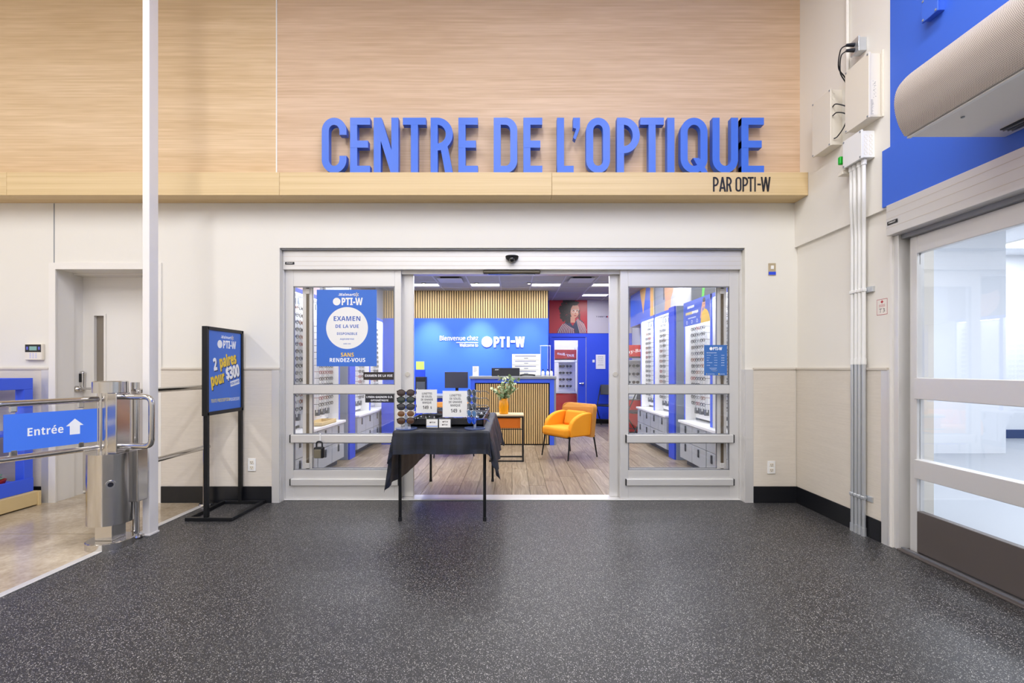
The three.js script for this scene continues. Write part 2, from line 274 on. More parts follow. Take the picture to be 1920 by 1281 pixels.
// ---------------------------------------------------------------- sign letters
const arc = (cx, cy, rx, ry, a0, a1, n = 14) => Array.from({ length: n + 1 }, (_, i) => { const a = (a0 + (a1 - a0) * i / n) * Math.PI / 180; return [cx + rx * Math.cos(a), cy + ry * Math.sin(a)]; });
function ribbon(raw, t, closed) {
  const pts = raw.filter((p, i) => !i || Math.hypot(p[0] - raw[i - 1][0], p[1] - raw[i - 1][1]) > 1e-4);
  const n = pts.length, L = [], R = [];
  for (let i = 0; i < n; i++) {
    const p = pts[i], a = pts[closed ? (i + n - 1) % n : Math.max(0, i - 1)], b = pts[closed ? (i + 1) % n : Math.min(n - 1, i + 1)];
    const u = [p[0] - a[0], p[1] - a[1]], v = [b[0] - p[0], b[1] - p[1]], lu = Math.hypot(...u) || 1, lv = Math.hypot(...v) || 1;
    let nx = -(u[1] / lu * (u[0] || u[1] ? 1 : 0) + v[1] / lv), ny = (u[0] / lu + v[0] / lv); const l = Math.hypot(nx, ny) || 1; nx /= l; ny /= l;
    const c = (lu > 1e-9 && (u[0] || u[1]) && (v[0] || v[1])) ? Math.max(0.5, nx * (-v[1] / lv) + ny * (v[0] / lv)) : 1, k = t / 2 / c;
    L.push(new THREE.Vector2(p[0] + nx * k, p[1] + ny * k)); R.push(new THREE.Vector2(p[0] - nx * k, p[1] - ny * k));
  }
  if (closed) { const A = Math.abs(THREE.ShapeUtils.area(L)), Bq = Math.abs(THREE.ShapeUtils.area(R)); const s = new THREE.Shape(A > Bq ? L : R); s.holes.push(new THREE.Path(A > Bq ? R : L)); return s; }
  return new THREE.Shape([...L, ...R.reverse()]);
}
const poly = (p) => new THREE.Shape(p.map(([a, b]) => new THREE.Vector2(a, b)));
function glyph(c, w, t) {
  const h = t / 2, r = w / 2 - h, rect = (a, b, x, y) => poly([[a, x], [b, x], [b, y], [a, y]]), ry = Math.min(r * 1.1, 0.3);
  const bowl = (y0, y1) => { const q = (y1 - y0) / 2, rx = Math.min(q, w - h - 0.12), cx = w - h - rx; return ribbon([[0.02, y1], [cx, y1], ...arc(cx, (y0 + y1) / 2, rx, q, 88, -88, 20), [cx, y0], [0.02, y0]], t); };
  const ring = () => ribbon([...arc(w / 2, 1 - h - ry, r, ry, 0, 180, 18), ...arc(w / 2, h + ry, r, ry, 180, 360, 18)], t, true);
  switch (c) {
    case 'C': return [ribbon([[w - h, 0.69], ...arc(w / 2, 1 - h - ry, r, ry, 0, 180, 18), ...arc(w / 2, h + ry, r, ry, 180, 360, 18), [w - h, 0.31]], t)];
    case 'E': return [rect(0, t, 0, 1), rect(0, w, 1 - t, 1), rect(0, w * 0.9, 0.52 - h, 0.52 + h), rect(0, w, 0, t)];
    case 'N': return [rect(0, t, 0, 1), rect(w - t, w, 0, 1), poly([[0, 1], [t * 1.1, 1], [w, 0], [w - t * 1.1, 0]])];
    case 'T': return [rect(w / 2 - h, w / 2 + h, 0, 1), rect(0, w, 1 - t, 1)];
    case 'R': return [rect(0, t, 0, 1), bowl(0.47, 1 - h), poly([[w * 0.42, 0.5], [w * 0.42 + t * 1.05, 0.5], [w, 0], [w - t * 1.1, 0]])];
    case 'P': return [rect(0, t, 0, 1), bowl(0.42, 1 - h)];
    case 'D': return [rect(0, t, 0, 1), ribbon([[0.02, 1 - h], [w - h - r, 1 - h], ...arc(w - h - r, 1 - h - ry, r, ry, 88, 0, 12), ...arc(w - h - r, h + ry, r, ry, 0, -88, 12), [w - h - r, h], [0.02, h]], t)];
    case 'L': return [rect(0, t, 0, 1), rect(0, w, 0, t)];
    case 'I': return [rect(0, w, 0, 1)];
    case 'O': return [ring()];
    case 'Q': return [ring(), poly([[w * 0.46, 0.27], [w * 0.46 + t * 0.9, 0.27], [w * 1.02, 0.0], [w * 0.78, 0.0]])];
    case 'U': return [ribbon([[h, 1], [h, h + ry], ...arc(w / 2, h + ry, r, ry, 180, 360, 20), [w - h, 1]], t)];
    case "'": return [poly([[0, 1], [w, 1], [w, 0.82], [w * 0.35, 0.6], [0, 0.64], [w * 0.45, 0.8], [0, 0.82]])];
    case 'A': return [poly([[0, 0], [t * 1.05, 0], [w / 2 + t * 0.55, 1], [w / 2 - t * 0.55, 1]]), poly([[w, 0], [w - t * 1.05, 0], [w / 2 - t * 0.55, 1], [w / 2 + t * 0.55, 1]]), rect(w * 0.2, w * 0.8, 0.2, 0.2 + t)];
    case 'W': { const a = w * 0.27, b = w * 0.73, k = t * 0.52; return [[0.04 * w + k * 0.6, 1, a, 0], [w / 2, 1, a, 0], [w / 2, 1, b, 0], [w * 0.96 - k * 0.6, 1, b, 0]].map(([x0, y0, x1, y1]) => poly([[x0 - k, y0], [x0 + k, y0], [x1 + k, y1], [x1 - k, y1]])); }
    case '-': return [rect(0, w, 0.44, 0.44 + t)];
  }
  return [];
}
function glyphGeo(c, wid, hei, depth, stroke) {
  const g = merge(glyph(c, wid / hei, stroke).map((s, i) => { const e = new THREE.ExtrudeGeometry(s, { depth: depth / hei, bevelEnabled: false, curveSegments: 8 }); e.scale(1 + i * 0.0008, 1, 1 - i * 0.004); e.translate(0, 0, i * 0.0021); return e; }));
  g.scale(hei, hei, hei); return g;
}
{
  const Z = (q) => (560 + q / 1.92 - 960) / 214.3, H = 0.483;
  const row = [['C', 83, 172, 'tall blue letter C that begins the word CENTRE'], ['E', 185, 257, 'tall blue letter E right after the first C'], ['N', 270, 359, 'tall blue letter N on the wooden ledge'], ['T', 375, 458, 'tall blue letter T between N and R'], ['R', 475, 555, 'tall blue letter R on the wooden ledge'], ['E', 575, 645, 'tall blue letter E that ends the word CENTRE'],
    ['D', 702, 787, 'tall blue letter D on the wooden ledge'], ['E', 809, 877, 'tall blue letter E of the word DE'], ['L', 930, 990, 'tall blue letter L before the apostrophe'], ["'", 988, 1013, 'blue apostrophe between letters L and O'], ['O', 1035, 1121, 'tall blue letter O after the apostrophe'], ['P', 1146, 1228, 'tall blue letter P on the wooden ledge'],
    ['T', 1230, 1315, 'tall blue letter T between P and I'], ['I', 1327, 1353, 'tall blue letter I on the wooden ledge'], ['Q', 1375, 1472, 'tall blue letter Q on the wooden ledge'], ['U', 1490, 1582, 'tall blue letter U on the wooden ledge'], ['E', 1594, 1675, 'tall blue letter E that ends the word OPTIQUE']];
  for (const [c, a, b, label] of row) {
    const m = obj('sign_letter', glyphGeo(c, Z(b) - Z(a), H, 0.06, 0.128), M.letter); m.position.set(Z(a), 2.937, -4.26); tag(m, label, 'letter', 'blue sign letters on the ledge');
  }
  const t = thing('ledge_lettering', 'thin black lettering PAR OPTI-W on the ledge front', 'lettering');
  const s = 215.2, X = (q) => (560 + q / 1.92 - 960) / s, h = 0.126, y = 1.23 + (690 - 359) / s;
  for (const [c, a, b] of [['P', 1492, 1512], ['A', 1514, 1538], ['R', 1540, 1559], ['O', 1573, 1594], ['P', 1598, 1618], ['T', 1617, 1638], ['I', 1641, 1645.5], ['-', 1652, 1664], ['W', 1664, 1699]]) { const m = obj('character', glyphGeo(c, X(b) - X(a), h, 0.004, 0.1), M.black, t); m.position.set(X(a), y, -4.1855); }
  rest(t);
}

// ---------------------------------------------------------------- posters on the sliding door
const BLUEP = '#3d72cf';
function spark(x, cx, cy, r, col) { x.save(); x.strokeStyle = col; x.lineWidth = r * 0.28; x.lineCap = 'round'; for (let k = 0; k < 6; k++) { const a = k * Math.PI / 3 + Math.PI / 6; x.beginPath(); x.moveTo(cx + Math.cos(a) * r * 0.4, cy + Math.sin(a) * r * 0.4); x.lineTo(cx + Math.cos(a) * r, cy + Math.sin(a) * r); x.stroke(); } x.restore(); }
function optiw(x, cx, cy, size, col = '#fff', top = true) {
  x.fillStyle = col; x.beginPath(); x.arc(cx - size * 1.24, cy, size * 0.47, 0, 7); x.fill(); say(x, 'PTI-W', cx + size * 0.62, cy, size * 1.22, { color: col, sx: 0.78, fat: size * 0.04 });
  if (top) { say(x, 'Walmart', cx + size * 0.02, cy - size * 0.85, size * 0.46, { color: col }); say(x, 'DE', cx - size * 0.98, cy - size * 0.78, size * 0.13, { color: col }); spark(x, cx + size * 1.22, cy - size * 0.85, size * 0.26, col === '#fff' || col === '#f4f1ea' ? '#ffe9a8' : col); }
}
function flatThing(name, label, cat, w, h, [x, y, z], ry, draw, o = {}) {
  const t = thing(name, label, cat, o.group), th = o.th || 0.003;
  obj('backing', new THREE.BoxGeometry(w, h, th), o.back || M.paper, t);
  obj('print', plane(w, h, 0, 0, th / 2 + 0.0008), printed(o.px || 512, Math.round((o.px || 512) * h / w), draw, o.rough ?? 0.45), t);
  t.position.set(x, y, z); t.rotation.y = ry; return t;
}
flatThing('poster', 'blue eye-exam poster with big white circle taped to the glass', 'poster', 0.562, 0.716, [-1.545, 1.603, -4.49], 0, (x, w, h) => {
  x.fillStyle = BLUEP; x.fillRect(0, 0, w, h); optiw(x, w * 0.5, h * 0.155, w * 0.135, '#f4f1ea');
  x.fillStyle = '#f0eee8'; x.beginPath(); x.arc(w * 0.505, h * 0.5, w * 0.348, 0, 7); x.fill();
  const q = (s, y, z, sx = 1.05) => say(x, s, w * 0.505, h * y, w * z, { color: '#3a5fb4', sx });
  q('EXAMEN', 0.378, 0.108); q('DE LA VUE', 0.478, 0.078); q('DISPONIBLE', 0.575, 0.056); q('AUJOURD\'HUI', 0.645, 0.034); q('AVEC OU', 0.706, 0.028);
  say(x, 'SANS', w * 0.51, h * 0.85, w * 0.09, { color: '#ffcc33' }); say(x, 'RENDEZ-VOUS', w * 0.51, h * 0.92, w * 0.09, { color: '#fff' });
}, { px: 768 });
flatThing('door_label', 'black label reading EXAMEN DE LA VUE on the glass', 'label', 0.285, 0.073, [-1.247, 1.154, -4.49], 0, (x, w, h) => { x.fillStyle = '#2c2523'; x.fillRect(0, 0, w, h); say(x, 'EXAMEN DE LA VUE', w / 2, h * 0.46, h * 0.42, { sx: 0.93 }); });
flatThing('door_label', 'black two-line optometrist name label on the glass', 'label', 0.268, 0.076, [-1.238, 0.944, -4.49], 0, (x, w, h) => { x.fillStyle = '#1f1f26'; x.fillRect(0, 0, w, h); say(x, 'LYNDA GAGNON O.D.', w / 2, h * 0.32, h * 0.34, { sx: 0.95 }); say(x, 'OPTOMÉTRISTE', w / 2, h * 0.74, h * 0.3); });
flatThing('hours_notice', 'small blue opening hours notice on the right glass panel', 'notice', 0.214, 0.284, [1.903, 1.302, -4.49], 0, (x, w, h) => {
  x.fillStyle = '#3a6fb8'; x.fillRect(0, 0, w, h); optiw(x, w * 0.49, h * 0.12, w * 0.15, '#fff', false);
  const line = (a, b, y, t = 0.008) => { x.fillStyle = 'rgba(255,255,255,0.85)'; for (let k = a; k < b; k += 0.02) x.fillRect(w * k, h * y, w * 0.014, h * t * rr(0.8, 1.6)); };
  line(0.11, 0.55, 0.245, 0.016); for (const [y, e] of [[0.33, 0.3], [0.415, 0.22], [0.495, 0.19], [0.575, 0.35], [0.66, 0.25]]) { line(0.12, e, y, 0.012); line(0.44, 0.58, y, 0.011); line(0.75, 0.88, y, 0.014); }
  line(0.22, 0.55, 0.75); line(0.25, 0.55, 0.78); line(0.3, 0.52, 0.81); x.strokeStyle = '#e8d26b'; x.lineWidth = 3; x.beginPath(); x.moveTo(w * 0.36, h * 0.85); x.quadraticCurveTo(w * 0.5, h * 0.89, w * 0.58, h * 0.82); x.stroke();
  x.fillStyle = '#e8d26b'; x.beginPath(); x.arc(w * 0.11, h * 0.955, w * 0.02, 0, 7); x.arc(w * 0.65, h * 0.955, w * 0.03, 0, 7); x.fill(); line(0.16, 0.46, 0.95, 0.012); line(0.7, 0.9, 0.95, 0.012);
});
{ // key lock box hanging from the door rail
  const t = thing('key_lockbox', 'grey key lockbox hanging from the door bar by a strap', 'lockbox');
  obj('body', RB(-1.822, -1.734, 0.398, 0.5, 4.405, 4.45, 0.01), M.black, t); obj('cover', RB(-1.815, -1.75, 0.402, 0.482, 4.395, 4.406, 0.006), mat('#86806f', 0.35, { metalness: 0.6 }), t);
  obj('shackle', tube([[-1.805, 0.495, -4.43], [-1.805, 0.55, -4.43], [-1.752, 0.55, -4.43], [-1.752, 0.495, -4.43]], 0.0075, 30), M.black, t); obj('strap', RB(-1.784, -1.772, 0.54, 0.625, 4.448, 4.452, 0.001), M.white, t);
  rest(t);
}

// ---------------------------------------------------------------- floor sign stand
{
  const t = thing('sign_stand', 'black metal floor stand holding a tall blue poster frame', 'sign stand');
  const x0 = -2.62, x1 = -2.24, d0 = 3.84, d1b = 4.36;
  for (const [a, b, c, e] of [[x0, x1, d0, d0 + 0.03], [x0, x1, d1b - 0.03, d1b], [x0, x0 + 0.03, d0 + 0.03, d1b - 0.03], [x1 - 0.03, x1, d0 + 0.03, d1b - 0.03]]) obj('base_bar', RB(a, b, 0, 0.03, c, e, 0.003), M.blackMetal, t);
  for (const d of [d0, d1b - 0.035]) obj('upright', RB(-2.47, -2.438, 0.03, 0.86, d, d + 0.03, 0.003), M.blackMetal, t);
  const f = obj('frame', [RB(-2.475, -2.435, 0.845, 1.565, d0 - 0.012, d0 + 0.02, 0.003), RB(-2.475, -2.435, 0.845, 1.565, d1b - 0.035, d1b - 0.003, 0.003), RB(-2.475, -2.435, 0.845, 0.875, d0, d1b - 0.01, 0.003), RB(-2.475, -2.435, 1.537, 1.565, d0, d1b - 0.01, 0.003), B(-2.465, -2.445, 0.86, 1.55, d0, d1b - 0.01)], M.blackMetal, t);
  const w = d1b - d0 - 0.05, h = 0.665; rest(t);
  const p = thing('stand_poster', 'blue poster offering two pairs for 300 dollars in the stand', 'poster');
  obj('sheet', plane(w, h, -2.4438, 1.206, -(d0 + d1b - 0.015) / 2, Math.PI / 2), printed(768, Math.round(768 * h / w), (x, W, H) => {
    x.fillStyle = '#3b72d6'; x.fillRect(0, 0, W, H); optiw(x, W * 0.53, H * 0.165, W * 0.155, '#fff');
    const sh = (s, px, py, z, c, o = {}) => { say(x, s, px + z * 0.05, py + z * 0.05, z, { color: '#17244f', rot: -0.17, sx: 0.66, fat: z * 0.1, ...o }); say(x, s, px, py, z, { color: c, rot: -0.17, sx: 0.66, fat: z * 0.07, ...o }); };
    sh('2', W * 0.2, H * 0.42, H * 0.2, '#fff'); sh('paires', W * 0.58, H * 0.365, H * 0.19, '#f6cf2e'); sh('pour', W * 0.27, H * 0.6, H * 0.19, '#f6cf2e'); sh('$300', W * 0.73, H * 0.52, H * 0.21, '#fff');
    x.save(); x.translate(W * 0.8, H * 0.66); x.rotate(-0.17); x.fillStyle = '#eef1f6'; x.beginPath(); x.roundRect(-W * 0.15, -H * 0.035, W * 0.3, H * 0.07, 14); x.fill(); x.restore(); say(x, 'PRIME APRÈS', W * 0.8, H * 0.66, H * 0.045, { color: '#2f63c4', rot: -0.17, sx: 0.75 });
    say(x, 'TOUTE PRESCRIPTION', W * 0.36, H * 0.87, H * 0.06, { color: '#e8d56b', sx: 0.62 }); say(x, 'PROGRESSIVE', W * 0.79, H * 0.875, H * 0.06, { color: '#dfe6f4', sx: 0.6 });
  }, 0.35), p); rest(p);
}

// ---------------------------------------------------------------- gate, posts and rails
{
  const gx = -2.785, gz = -3.33;
  const t = thing('entrance_gate', 'stainless steel swing gate pillar with tubular arms', 'gate');
  obj('base', [cyl(gx, 0, 0.045, gz, 0.137, 0.137, 48), cyl(gx, 0.045, 0.05, gz, 0.137, 0.13, 48)], M.steel, t);
  obj('neck', RB(gx - 0.06, gx + 0.06, 0.05, 0.17, 3.27, 3.39, 0.004), M.steel, t);
  const hs = obj('housing', cyl(gx, 0.165, 0.645, gz, 0.13, 0.13, 56), M.steel, t);
  { const dir = V(-gx, 0, -gz).normalize(), c = V(gx, 0.445, gz).addScaledVector(dir, 0.13); const g = new THREE.CylinderGeometry(0.027, 0.03, 0.014, 28); g.rotateX(Math.PI / 2); g.rotateY(Math.atan2(dir.x, dir.z)); g.translate(c.x, c.y, c.z); obj('lock_ring', g, M.chrome, hs); const k = new THREE.CylinderGeometry(0.016, 0.016, 0.018, 20); k.rotateX(Math.PI / 2); k.rotateY(Math.atan2(dir.x, dir.z)); k.translate(c.x, c.y, c.z); obj('lock_eye', k, M.screen, hs); }
  obj('side_cover', RB(gx + 0.1, gx + 0.165, 0.29, 0.66, 3.36, 3.455, 0.006), M.steel, t);
  obj('column', [cyl(gx + 0.005, 0.645, 1.06, gz, 0.052, 0.052, 36), RB(gx + 0.025, gx + 0.09, 0.645, 1.06, 3.27, 3.39, 0.006), cyl(gx - 0.045, 0.645, 1.06, gz + 0.02, 0.025, 0.025, 24)], M.steel, t);
  obj('cap', [cyl(gx, 1.06, 1.135, gz, 0.1, 0.1, 48), cyl(gx, 1.135, 1.14, gz, 0.1, 0.095, 48)], M.steel, t);
  obj('guard_arm', tube([[gx + 0.04, 1.03, gz], [-2.485, 1.03, gz + 0.02], [-2.485, 0.69, gz + 0.02], [gx + 0.04, 0.69, gz]], 0.019, 80, 14), M.steel, t);
  const A = [gx - 0.05, 1.015, gz + 0.03], E = [-3.03, 1.015, -2.79];
  obj('swing_arm', tube([A, E, [E[0], 0.686, E[2]], [A[0], 0.686, A[2]]], 0.019, 100, 14), M.steel, t);
  const dx = E[0] - A[0], dz = E[2] - A[2], ang = Math.atan2(-dz, dx);     // along the arm
  for (const k of [0.2, 0.82]) for (const y of [0.985, 0.716]) obj('clamp', turned(new RoundedBoxGeometry(0.035, 0.045, 0.018, 2, 0.006), ang, [A[0] + dx * k, y, A[2] + dz * k]), M.chrome, t);
  obj('clear_panel', turned(new THREE.BoxGeometry(0.5, 0.27, 0.006), ang, [A[0] + dx * 0.5, 0.85, A[2] + dz * 0.5]), M.acrylic, t);
  rest(t);
  const s = thing('entry_sign', 'blue Entrée sign with white arrow on the gate arm', 'sign');
  const L = 0.475, n = V(-dz, 0, dx).normalize().multiplyScalar(-1); if (n.x < 0) n.negate();
  const mid = [A[0] + dx * 0.47 + n.x * 0.006, 0.84, A[2] + dz * 0.47 + n.z * 0.006];
  obj('plate', new THREE.BoxGeometry(L, 0.225, 0.004), M.blueEdge, s);
  obj('print', plane(L, 0.225, 0, 0, 0.0026), printed(1024, 452, (x, w, h) => {
    x.fillStyle = '#4a82f5'; x.fillRect(0, 0, w, h); say(x, 'Entrée', w * 0.415, h * 0.52, h * 0.31, { sx: 0.9 });
    x.fillStyle = '#fff'; x.beginPath(); const cx = w * 0.735, cy = h * 0.48, q = h * 0.23; x.moveTo(cx, cy - q); x.lineTo(cx + q, cy - q * 0.1); x.lineTo(cx + q * 0.58, cy - q * 0.1); x.lineTo(cx + q * 0.58, cy + q); x.lineTo(cx - q * 0.58, cy + q); x.lineTo(cx - q * 0.58, cy - q * 0.1); x.lineTo(cx - q, cy - q * 0.1); x.fill();
  }, 0.35), s);
  s.position.set(...mid); s.rotation.y = Math.atan2(n.x, n.z);
  // handrail
  const r = thing('handrail', 'stainless handrail of two tubes between two posts', 'railing');
  for (const d of [3.49, 4.3]) { const p = obj('post', cyl(-2.74, 0, 1.125, -d, 0.026, 0.026, 28), M.steel, r); obj('flange', cyl(-2.74, 0.0065, 0.02, -d, 0.06, 0.055, 32), M.steel, p); }
  for (const y of [1.06, 0.525]) obj('rail', bar([-2.728, y, -3.46], [-2.728, y, -4.31], 0.02, 20), M.steel, r);
  for (const y of [1.06, 0.525]) for (const d of [3.49, 4.3]) obj('bracket', bar([-2.745, y, -d], [-2.705, y, -d], 0.012, 12), M.steel, r);
  rest(r);
  tag(rest((() => { const g = thing('post', 'glossy white square post from floor to ceiling', 'post'); obj('shaft', RB(-2.703, -2.652, 0.012, TOP, 3.51, 3.6, 0.003), M.gloss, g); obj('foot', RB(-2.712, -2.645, 0, 0.014, 3.505, 3.605, 0.003), M.gloss, g); return g; })()), 'glossy white square post from floor to ceiling', 'post');
  const c = obj('flexible_conduit', tube([[-2.69, 0.012, -3.56], [-2.72, 0.013, -3.5], [-2.76, 0.014, -3.42], [-2.79, 0.02, -3.45]].map(([a, b, e]) => [a, b + 0.004, e]), 0.009, 60, 8, true), M.galv); tag(c, 'short flexible metal conduit on the floor by the white post', 'conduit');
}

// alarm keypad, outlets, switch
{
  const t = thing('alarm_keypad', 'white alarm keypad with lit display on the left wall', 'keypad');
  obj('case', RB(-4.43, -4.27, 1.3, 1.45, D - 0.03, D, 0.008), M.ivory, t);
  obj('face', plane(0.15, 0.14, -4.35, 1.375, -D + 0.0306), printed(256, 240, (x, w, h) => { x.fillStyle = '#e9e2d4'; x.fillRect(0, 0, w, h); x.fillStyle = '#191a1c'; x.fillRect(4, 4, w - 8, h * 0.5); x.fillStyle = '#86b3ab'; x.fillRect(w * 0.27, h * 0.14, w * 0.45, h * 0.26); x.fillStyle = '#5b62c8'; x.fillRect(w * 0.08, h * 0.16, w * 0.12, h * 0.2); x.fillRect(w * 0.8, h * 0.16, w * 0.12, h * 0.2); x.fillStyle = '#b9bde4'; for (let i = 0; i < 3; i++) for (let j = 0; j < 4; j++) x.fillRect(w * (0.28 + i * 0.17), h * (0.58 + j * 0.09), w * 0.11, h * 0.05); }, 0.3), t); rest(t);
  const outlet = (x, y, label) => { const o = thing('wall_outlet', label, 'outlet', 'wall outlets'); obj('plate', RB(x - 0.036, x + 0.036, y - 0.058, y + 0.058, D - 0.02, D - 0.012, 0.003), M.white, o); for (const k of [-1, 1]) { const s = obj('socket', RB(x - 0.018, x + 0.018, y + k * 0.024 - 0.017, y + k * 0.024 + 0.017, D - 0.0225, D - 0.0195, 0.006), M.ivory, o); obj('slot', [B(x - 0.009, x - 0.006, y + k * 0.024 - 0.004, y + k * 0.024 + 0.009, D - 0.023, D - 0.0215), B(x + 0.006, x + 0.009, y + k * 0.024 - 0.004, y + k * 0.024 + 0.009, D - 0.023, D - 0.0215), B(x - 0.003, x + 0.003, y + k * 0.024 - 0.013, y + k * 0.024 - 0.008, D - 0.023, D - 0.0215)], M.black, s); } rest(o); };
  outlet(2.363, 0.323, 'white wall outlet to the right of the sliding door'); outlet(-2.37, 0.347, 'white wall outlet behind the sign stand');
  const w = thing('wall_switch', 'brass plated switch with blue sticker beside the door head', 'switch');
  obj('plate', RB(2.342, 2.41, 2.075, 2.187, D - 0.008, D, 0.003), M.brass, w); obj('button', RB(2.362, 2.39, 2.13, 2.165, D - 0.013, D - 0.007, 0.003), M.white, w); obj('sticker', B(2.343, 2.409, 2.08, 2.108, D - 0.0095, D - 0.0078), M.blueShop, w); rest(w);
}

// plant rack at the far left
{
  const t = thing('plant_rack', 'blue painted timber frame rack at the left edge', 'rack'); const x1 = -4.29, x0 = -4.75, a = 3.45, b = 4.3;
  for (const [x, d] of [[x1 - 0.08, b - 0.08], [x0, b - 0.08], [x1 - 0.08, a], [x0, a]]) obj('post', RB(x, x + 0.08, 0.13, 1.04, d, d + 0.08, 0.004), M.blueEdge, t);
  for (const [u, v, y0, y1] of [[x1 - 0.08, x1, 1.04, 1.14], [x0, x0 + 0.08, 1.04, 1.14], [x1 - 0.025, x1 + 0.005, 0.13, 0.25], [x0 - 0.005, x0 + 0.025, 0.13, 0.25]]) obj('beam', RB(u, v, y0, y1, a, b, 0.004), M.blueEdge, t);
  for (const d of [a, b - 0.08]) obj('beam', RB(x0 + 0.08, x1 - 0.08, 1.04, 1.14, d, d + 0.08, 0.004), M.blueEdge, t);
  obj('shelf', RB(x0 + 0.02, x1 - 0.026, 0.19, 0.215, a, b, 0.003), M.blueEdge, t); obj('shelf', RB(x0 + 0.02, x1 - 0.03, 0.64, 0.665, a, b, 0.003), M.blueEdge, t); rest(t);
  const p = thing('wooden_pallet', 'pale timber plinth under the blue plant rack', 'pallet'); obj('board', RB(x0 - 0.03, -4.23, 0.0, 0.13, 4.29, 4.315, 0.003), M.pallet, p); obj('board', RB(-4.265, -4.24, 0.012, 0.128, 3.4, 4.29, 0.003), M.pallet, p); obj('board', RB(x0 - 0.03, -4.265, 0.105, 0.129, 3.4, 4.29, 0.003), M.pallet, p); obj('board', RB(x0 - 0.03, x0, 0, 0.105, 3.4, 4.29, 0.003), M.pallet, p); rest(p);
  const rosette = (x, y, z, s, potMat, label, leafM = M.succulent) => {
    const g = thing('potted_succulent', label, 'plant', 'succulents on the blue rack');
    obj('pot', new THREE.LatheGeometry([[0.0, 0], [s * 0.75, 0], [s, s * 0.8], [s * 0.9, s * 0.8], [s * 0.85, s * 0.72], [0, s * 0.72]].map(([q, v]) => new THREE.Vector2(q, v)), 20), potMat, g);
    for (let r = 0; r < 3; r++) for (let k = 0; k < 8; k++) { const l = new THREE.SphereGeometry(1, 8, 6); l.scale(s * 0.16, s * 0.08, s * 0.45); l.translate(0, 0, s * 0.42); l.rotateX(-0.25 - r * 0.42); l.rotateY(k * 0.785 + r * 0.4); l.translate(0, s * (0.75 + r * 0.1), 0); obj('leaf', l, leafM, g); }
    g.position.set(x, y, z); return g;
  };
  rosette(-4.4, 0.215, -4.08, 0.075, M.terracotta, 'succulent rosette in a red pot on the lower rack shelf'); rosette(-4.43, 0.215, -3.9, 0.075, M.white, 'succulent rosette in a white pot on the lower rack shelf'); rosette(-4.5, 0.215, -3.72, 0.08, M.ivory, 'succulent in an ivory pot, nearest on the lower shelf');
  const bu = thing('potted_bush', 'yellow green leafy plant on the upper rack shelf', 'plant'); obj('pot', cyl(0, 0, 0.1, 0, 0.05, 0.065), M.black, bu);
  for (let i = 0; i < 90; i++) { const l = new THREE.SphereGeometry(1, 6, 4); l.scale(0.01, 0.004, 0.03); l.rotateX(rr(-1, 1)); l.rotateY(rr(0, 6.28)); const a2 = rr(0, 6.28), q = rr(0, 0.1); l.translate(Math.cos(a2) * q, 0.1 + rr(0, 0.15) * (1.2 - q * 6), Math.sin(a2) * q); obj('leaf', l, M.bush, bu); }
  bu.position.set(-4.42, 0.665, -3.95);
}

